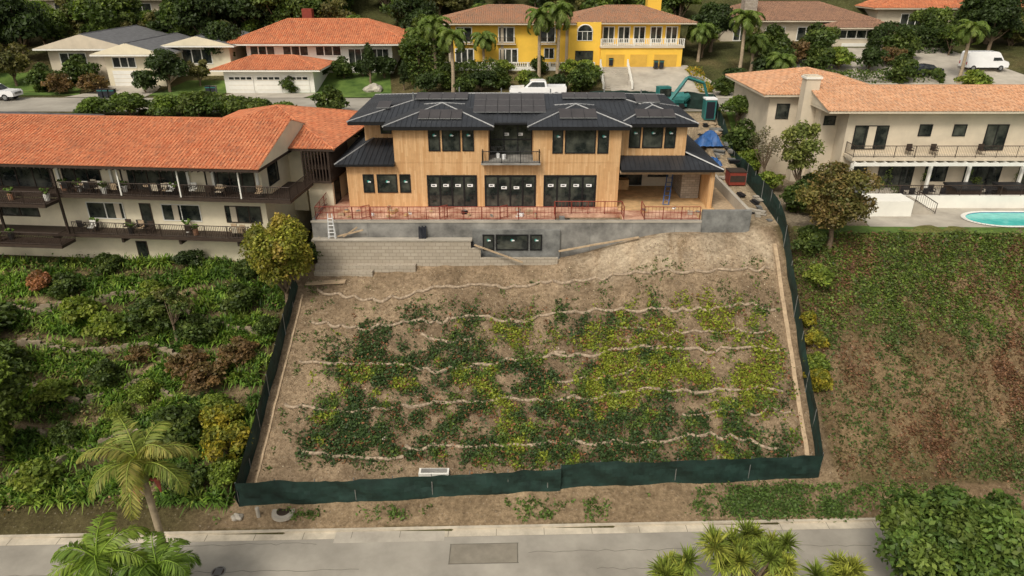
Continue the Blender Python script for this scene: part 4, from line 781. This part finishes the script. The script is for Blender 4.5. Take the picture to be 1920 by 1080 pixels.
def simple_house(name,x0,x1,y0,y1,zb,ze,rh,wm,rm,wins,gable=False,over=1.2,garages=()):
    g=group(name); w=MB(); w.box(x0,x1,y0,y1,zb-1.5,ze,wm); w.done('walls',g); r=MB(); r.hip(x0-over,x1+over,y0-over,y1+over,ze+.05,rh,rm,TRIM if rm is SHING else wm,gable=gable,gm=wm,rib=(.3,.12,.06) if rm is not SHING else None); r.done('roof',g)
    n=MB()
    for a,b,c,d,k in wins: n.win(a,b,c,d,y0,k,1,TRIM,fw=.12)
    for a,b,c,d in garages:
        n.box(a,b,y0-.06,y0-.01,c,d,TRIM)
        for j in range(1,4): n.box(a,b,y0-.075,y0-.062,c+(d-c)*j/4-.02,c+(d-c)*j/4+.02,BEIGE)
    n.done('windows',g); return g
simple_house('cream_gable_house',-62,-51,97,110,5,9.2,1.8,BEIGE,SHING,[(-60.5,-57,7,8.6,3)],True); simple_house('cream_gable_house',-53.5,-46,95,108,4.6,8.7,1.4,CREAM,SHING,[(-52.5,-49.5,7,8.3,3)],True,garages=[(-52.8,-48,4.6,6.6)]); simple_house('cream_gable_house',-46,-38.5,99,110,5,9.4,1.2,CREAM,SHING,[(-45,-41,7,8.9,3)],True)
simple_house('beige_house',-78,-55,124,134,9,14.2,1.,BEIGE,TILE4,[(-76,-70,11.5,13.5,4),(-66,-60,11.5,13.5,4)])
simple_house('brown_roof_house',33,56,116,128,7.5,11.4,2.4,BEIGE,TILE3,[(35,38,8.4,10.4,3),(40,43,8.4,10.4,3),(45,49,8.4,10.4,3)]); simple_house('brown_roof_house',49,58.5,113,120,6.5,10.6,1.2,BEIGE,TILE3,[(50,57.5,9,10.2,5)],garages=[(51,57,6.3,8.3)])
mb=MB(); mb.box(36.5,38.5,117,119,11,15.5,STONE); mb.done('chimney')
simple_house('orange_roof_house',60,100,122,136,9.3,12.9,2.,BEIGE,TILE,[(64,69,10,12,4),(73,77,10,12,3),(82,88,10,12,4)])
simple_house('grey_roof_house',-66,-45,62,74,2,4.6,1.7,BEIGE,SHING,[(-60,-57,2.6,4,2)])
simple_house('tile_roof_house',80,100,100,112,5.5,9,1.8,CREAM,TILE2,[(82,86,6.5,8.3,3)])
hedge(55,66,109,113,3.2,DARK,.2,dens=40); hedge(-10.5,-2,97.5,100,1.6,GREEN,.18,dens=40); hedge(-14.5,-9.5,96,100,5,GREEN,.22,dens=30); hedge(41,58,96,98,1.2,GREEN,.18,dens=30); hedge(24.6,26,92,101,.7,[(.4,.27,.03),(.17,.2,.03)],.15,dens=40)
# ------------------------------------------------------------ vehicles
def wheels(b,L,W,r,xs_):
    for x in xs_:
        for s in (-1,1): b.cyl((x,s*(W/2-.22),r),(x,s*(W/2+.01),r),r,r,TYRE,16); b.cyl((x,s*(W/2+.01),r),(x,s*(W/2+.02),r),r*.6,r*.6,STEEL,10)
def extr(b,prof,w0,w1,zsplit,m):
    def wy(z): return w0 if z<=zsplit else w0+(w1-w0)*min(1,(z-zsplit)/.6)
    A=[(x,-wy(z)/2,z) for x,z in prof];B=[(x,wy(z)/2,z) for x,z in prof]; n=len(prof)
    b.poly(A,m); b.poly(B[::-1],m)
    for i in range(n): j=(i+1)%n; b.poly([A[j],A[i],B[i],B[j]],m)
def pickup(x,y,z,rz):
    g=group('pickup_truck',(x,y,z),rz); b=MB(); extr(b,[(-3,.5),(3,.5),(3.05,.9),(2.9,1.15),(1.5,1.22),(1.5,1.23),(-.9,1.25),(-.9,1.),(-2.9,1.),(-2.9,1.28),(-3.02,1.28)],1.95,1.9,1.1,CARW)
    for s in (-1,1): b.box(-3.,-.9,s*.93-.05,s*.93+.05,.9,1.32,CARW)
    extr(b,[(-.95,1.2),(1.5,1.2),(.75,1.85),(.5,1.9),(-.6,1.9),(-.85,1.8)],1.85,1.5,1.2,CARW); b.done('body',g)
    n=MB()
    for s in (-1,1): n.poly([(-.75,s*.93,1.3),(1.15,s*.93,1.3),(.62,s*.84,1.78),(-.65,s*.84,1.78)],GLASS)
    n.poly([(1.47,-.8,1.27),(1.47,.8,1.27),(.86,.7,1.8),(.86,-.7,1.8)],GLASS); n.box(-2.8,-1.,-.85,.85,1.,1.02,BLACKV); n.box(3.04,3.08,-.6,.6,.75,1.,STEEL); n.done('windows',g)
    w=MB(); wheels(w,6,1.95,.4,(-1.95,1.95)); w.done('wheels',g); return g
def van(x,y,z,rz,paint=CARW):
    g=group('white_van',(x,y,z),rz); b=MB(); extr(b,[(-2.9,.45),(2.9,.45),(2.95,.9),(2.75,1.2),(2.1,1.4),(1.4,2.35),(1.1,2.5),(-2.7,2.5),(-2.9,2.3)],2.,1.75,1.3,paint); b.done('body',g)
    n=MB(); n.poly([(2.09,-.85,1.45),(2.09,.85,1.45),(1.45,.72,2.3),(1.45,-.72,2.3)],GLASS)
    for s in (-1,1): n.poly([(.6,s*1.,1.35),(1.95,s*1.,1.35),(1.35,s*.9,2.1),(.6,s*.9,2.1)],GLASS)
    n.box(-2.92,-2.9,-.9,-.7,.8,1.2,LIGHTR); n.box(-2.92,-2.9,.7,.9,.8,1.2,LIGHTR); n.done('windows',g); w=MB(); wheels(w,6,2.,.36,(-1.9,1.9)); w.done('wheels',g)
def car(x,y,z,rz,paint):
    g=group('parked_car',(x,y,z),rz); b=MB(); extr(b,[(-2.2,.35),(2.2,.35),(2.25,.7),(2.1,.85),(1.1,.95),(-2.,1.),(-2.25,.8)],1.8,1.75,.8,paint); extr(b,[(-1.9,.97),(1.1,.93),(.45,1.38),(.1,1.45),(-1.1,1.45),(-1.6,1.25)],1.7,1.3,.95,paint); b.done('body',g)
    n=MB()
    for s in (-1,1): n.poly([(-1.5,s*.87,1.),(.85,s*.87,1.),(.35,s*.73,1.36),(-1.15,s*.73,1.36)],GLASS)
    n.poly([(1.08,-.75,.98),(1.08,.75,.98),(.5,.62,1.38),(.5,-.62,1.38)],GLASS); n.done('windows',g); w=MB(); wheels(w,4.4,1.8,.33,(-1.35,1.35)); w.done('wheels',g)
pickup(3.2,88.,4.25,math.pi).scale=(1.15,1.15,1.15); pickup(-63.5,86.8,4.25,0); van(66,101,h1(66,101)+.1,0); van(72.5,92,4.3,math.pi/2); car(31.,32.6,-12.99,0,CARD); car(48,84.5,4.25,0,CARW); car(57,99,h1(57,99)+.1,.3,CARD)
for x,y in ((-38.6,91),(-37.9,91),(-51.,88.6),(-50.3,88.6),(-49.5,88.6),(14.,103),(21,102),(20.2,102)):
    mb=MB(); mb.box(-.27,.27,-.3,.3,.05,1.,CARD); mb.box(-.32,.32,-.36,.34,1.,1.08,CARD); mb.box(-.3,.3,-.34,-.31,.85,.95,TEAL); mb.cyl((-.3,.28,.1),(.3,.28,.1),.1,.1,TYRE,8); o=mb.done('wheelie_bin'); o.location=(x,y-.6,h1(x,y)+.08)
mb=MB(); zz=h1(-5.2,36.5); mb.box(-6.2,-4.2,36.3,36.9,zz-.2,zz+.35,TRIM); mb.box(-6.05,-4.35,36.42,36.8,zz+.35,zz+.4,CONC); mb.done('utility_box')
mb=MB(); z=h1(-16.1,33.7); mb.cyl((-16.1,33.7,z),(-16.1,33.7,z+.7),.12,.12,CONCL,12); mb.cyl((-16.1,33.7,z+.7),(-16.1,33.7,z+.78),.14,.08,CONCL,12); mb.done('bollard')
def rock(x,y,s):
    bpy.ops.mesh.primitive_ico_sphere_add(subdivisions=3,radius=s,location=(x,y,h1(x,y)+s*.3)); o=bpy.context.object; o.name='rock'; o.data.materials.append(CONCL)
    for v in o.data.vertices: v.co*=1+.25*math.sin(v.co.x*5/s+1)*math.cos(v.co.y*4/s)+random.uniform(-.05,.05)
    o.scale=(1.2,.9,.7)
rock(-17.4,33.6,.3); rock(-18.1,93,1.); rock(-8.8,38.9,.18); rock(-29.3,51.5,.25)
# ------------------------------------------------------------ background planting
PM=palm_mesh('street_palm',7.6,18,3.,.22,[(.13,.19,.04),(.17,.21,.05)],shaft=False,lw=.08,el0=(-.5,1.2)); PS=palm_mesh('short_palm',4.,18,2.6,.2,[(.12,.18,.04),(.16,.21,.05)],shaft=False,lw=.08)
for x,y,m in ((3.7,98,PM),(6.3,99.5,PM),(-10.3,97,PM),(-7.6,92,PM),(31,98,PM),(33.5,101,PS),(-4,101.5,PS),(27,105,PS),(35,94,PS),(-13.5,104,PS),(60,96,PM)):
    own('palm_tree',m,x,y,rz=random.uniform(0,6)).scale=(random.uniform(.9,1.1),1,random.uniform(.88,1.12))
for kd,x,y,s in (('oak3',-42,77.,.8),('oak3',-38,77.,.75),('oak',-34.5,77,.78),('oak',-31.,77,.7),('oak3',-46,77,.7),('oak',-28.3,77,.65),('oak3',-25,77.,.6)): put(kd,x,y,s,dz=-.6,sz=s*.85)
for kd,x,y,s in (('oak2',-44.5,92.5,.7),('oak2',-40,101,.85),('oak4',-41.5,95,.55),('shrubd',-47.5,92.,1.5),('cyp',-19,96,.7),('cyp',-14.2,93.5,.5),
  ('oak',-12,108,.9),('oak2',-15,112,1.),('oak2',-47,112,1.2),('oak',-36,116,1.3),('oak2',-41,117,1.2),('oak4',-16,118,1.1),('shrub',-1.5,94,1.2),('shrubd',-4.,92.5,1.4),('shrub',-8.5,94,1.3),('shrubl',2.,94.5,1.2),('shrub',9.,93,1.5),('shrubd',6,92.,1.2),('shrubl',10,96,1.6),
  ('shrubl',-1.,99.8,1.),('shrub',4.,99.8,1.),('shrubl',8,99.5,1.1),('shrub',-6,91,1.1),('shrubd',-11,91.5,1.3),('shrub',2.5,91.5,1.1),
  ('oak3',28,107,.8),('oak2',30,110,.9),('oak4',36,109,.6),('shrubd',34.,96,1.8),('shrub',38,102,1.7),('shrubr',41,104,1.7),('shrub',44,107,2.),('shrubd',29,93.5,1.5),('shrub',40,93,1.3),('oak',47,109,.6),('oak3',65,108,.7),('shrub',57,106,1.8),('shrub',52,96.5,1.5),('shrubl',60,92.5,1.5),('oak4',82,96,.8),('oak3',76,88,.8),('oak2',90,99,.9),
  ('shrubr',-58,91,1.4),('shrub',-61,93,1.5),('shrubr',-54,92,1.3),('oak4',-66,95,.9),('oak2',-70,104,1.2),('oak4',-73,99,1.),('oak',-80,108,1.3),('shrub',-57.5,95.5,1.6),('oak',-33,115,1.1),('shrub',-23,98,1.2),('shrubd',-20.5,98.7,1.1),('shrub',-26.5,97.5,1.1),('shrub',-28.5,92,.9),('shrubd',-17.5,98,1.5),
  ('shrubd',-13.,77.5,1.2),('shrub',-20,78,1.4),('shrub',-10,79,1.),('oak4',29,84,.5),('shrub',27,90,1.),('oak2',72,110,1.),('oak3',70,79,.7),('oak',62,78,.8),('shrub',38,106,2),('shrubd',50,101,1.6),('shrubl',46,101.5,1.6),('shrub',42,100,1.7),('shrubr',54,103,1.4),('shrub',36,98,1.5)): put(kd,x,y,s)
random.seed(11)
def clear(x,y):
    for a,b,c,d in ((-81,-52,120,136),(-40,-13,98,113),(-11,27,102,118),(30,61,110,130),(58,102,119,138)):
        if a-2<x<b+2 and c-3<y<d+1: return False
    return True
cnt=0
for i in range(1500):
    y=112+78*random.random()**1.5; x=random.uniform(-.84*y,.84*y)
    if not clear(x,y): continue
    s=random.uniform(.6,1.35)*(1.0 if y<135 else 1.2); put(random.choice(['oak','oak2','oak','oak3','oak4','oak4','cyp','oak3']),x,y,s,dz=-.8); cnt+=1
    if cnt>460: break
for i in range(50):
    x=random.choice([random.uniform(-120,-66),random.uniform(86,130)]); y=random.uniform(60,112); put(random.choice(['oak','oak2','oak4']),x,y,random.uniform(.7,1.1))
# ------------------------------------------------------------ light, sky, camera
W=bpy.data.worlds.new('World'); S.world=W; W.use_nodes=True; nt=W.node_tree; bg=nt.nodes['Background']
sky=nt.nodes.new('ShaderNodeTexSky'); sky.sky_type='NISHITA'; sky.sun_disc=False
d=Vector((-.4,-.75,1.)).normalized(); el=math.asin(d.z)
sky.sun_elevation=el; sky.sun_rotation=math.atan2(d.x,d.y); sky.dust_density=4; sky.air_density=1.
hs=nt.nodes.new('ShaderNodeHueSaturation'); hs.inputs['Saturation'].default_value=.3; nt.links.new(sky.outputs[0],hs.inputs['Color'])
mx=nt.nodes.new('ShaderNodeMix'); mx.data_type='RGBA'; mx.blend_type='MULTIPLY'; mx.inputs[0].default_value=1; nt.links.new(hs.outputs[0],mx.inputs[6]); mx.inputs[7].default_value=(1,.96,.87,1)
nt.links.new(mx.outputs[2],bg.inputs['Color']); bg.inputs['Strength'].default_value=.15
sl=bpy.data.lights.new('sun','SUN'); sl.energy=2.; sl.angle=math.radians(14); sl.color=(1,.94,.83); so=bpy.data.objects.new('sun',sl); so.rotation_euler=(-d).to_track_quat('-Z','Y').to_euler(); COL.objects.link(so)
cam=bpy.data.cameras.new('camera'); cam.lens=24.32; cam.sensor_width=36; cam.clip_end=4000; co=bpy.data.objects.new('camera',cam); co.location=(0,0,19.2); co.rotation_euler=(math.radians(65),0,0); COL.objects.link(co); S.camera=co
S.view_settings.view_transform='Standard'; S.view_settings.look='None'; S.view_settings.exposure=0
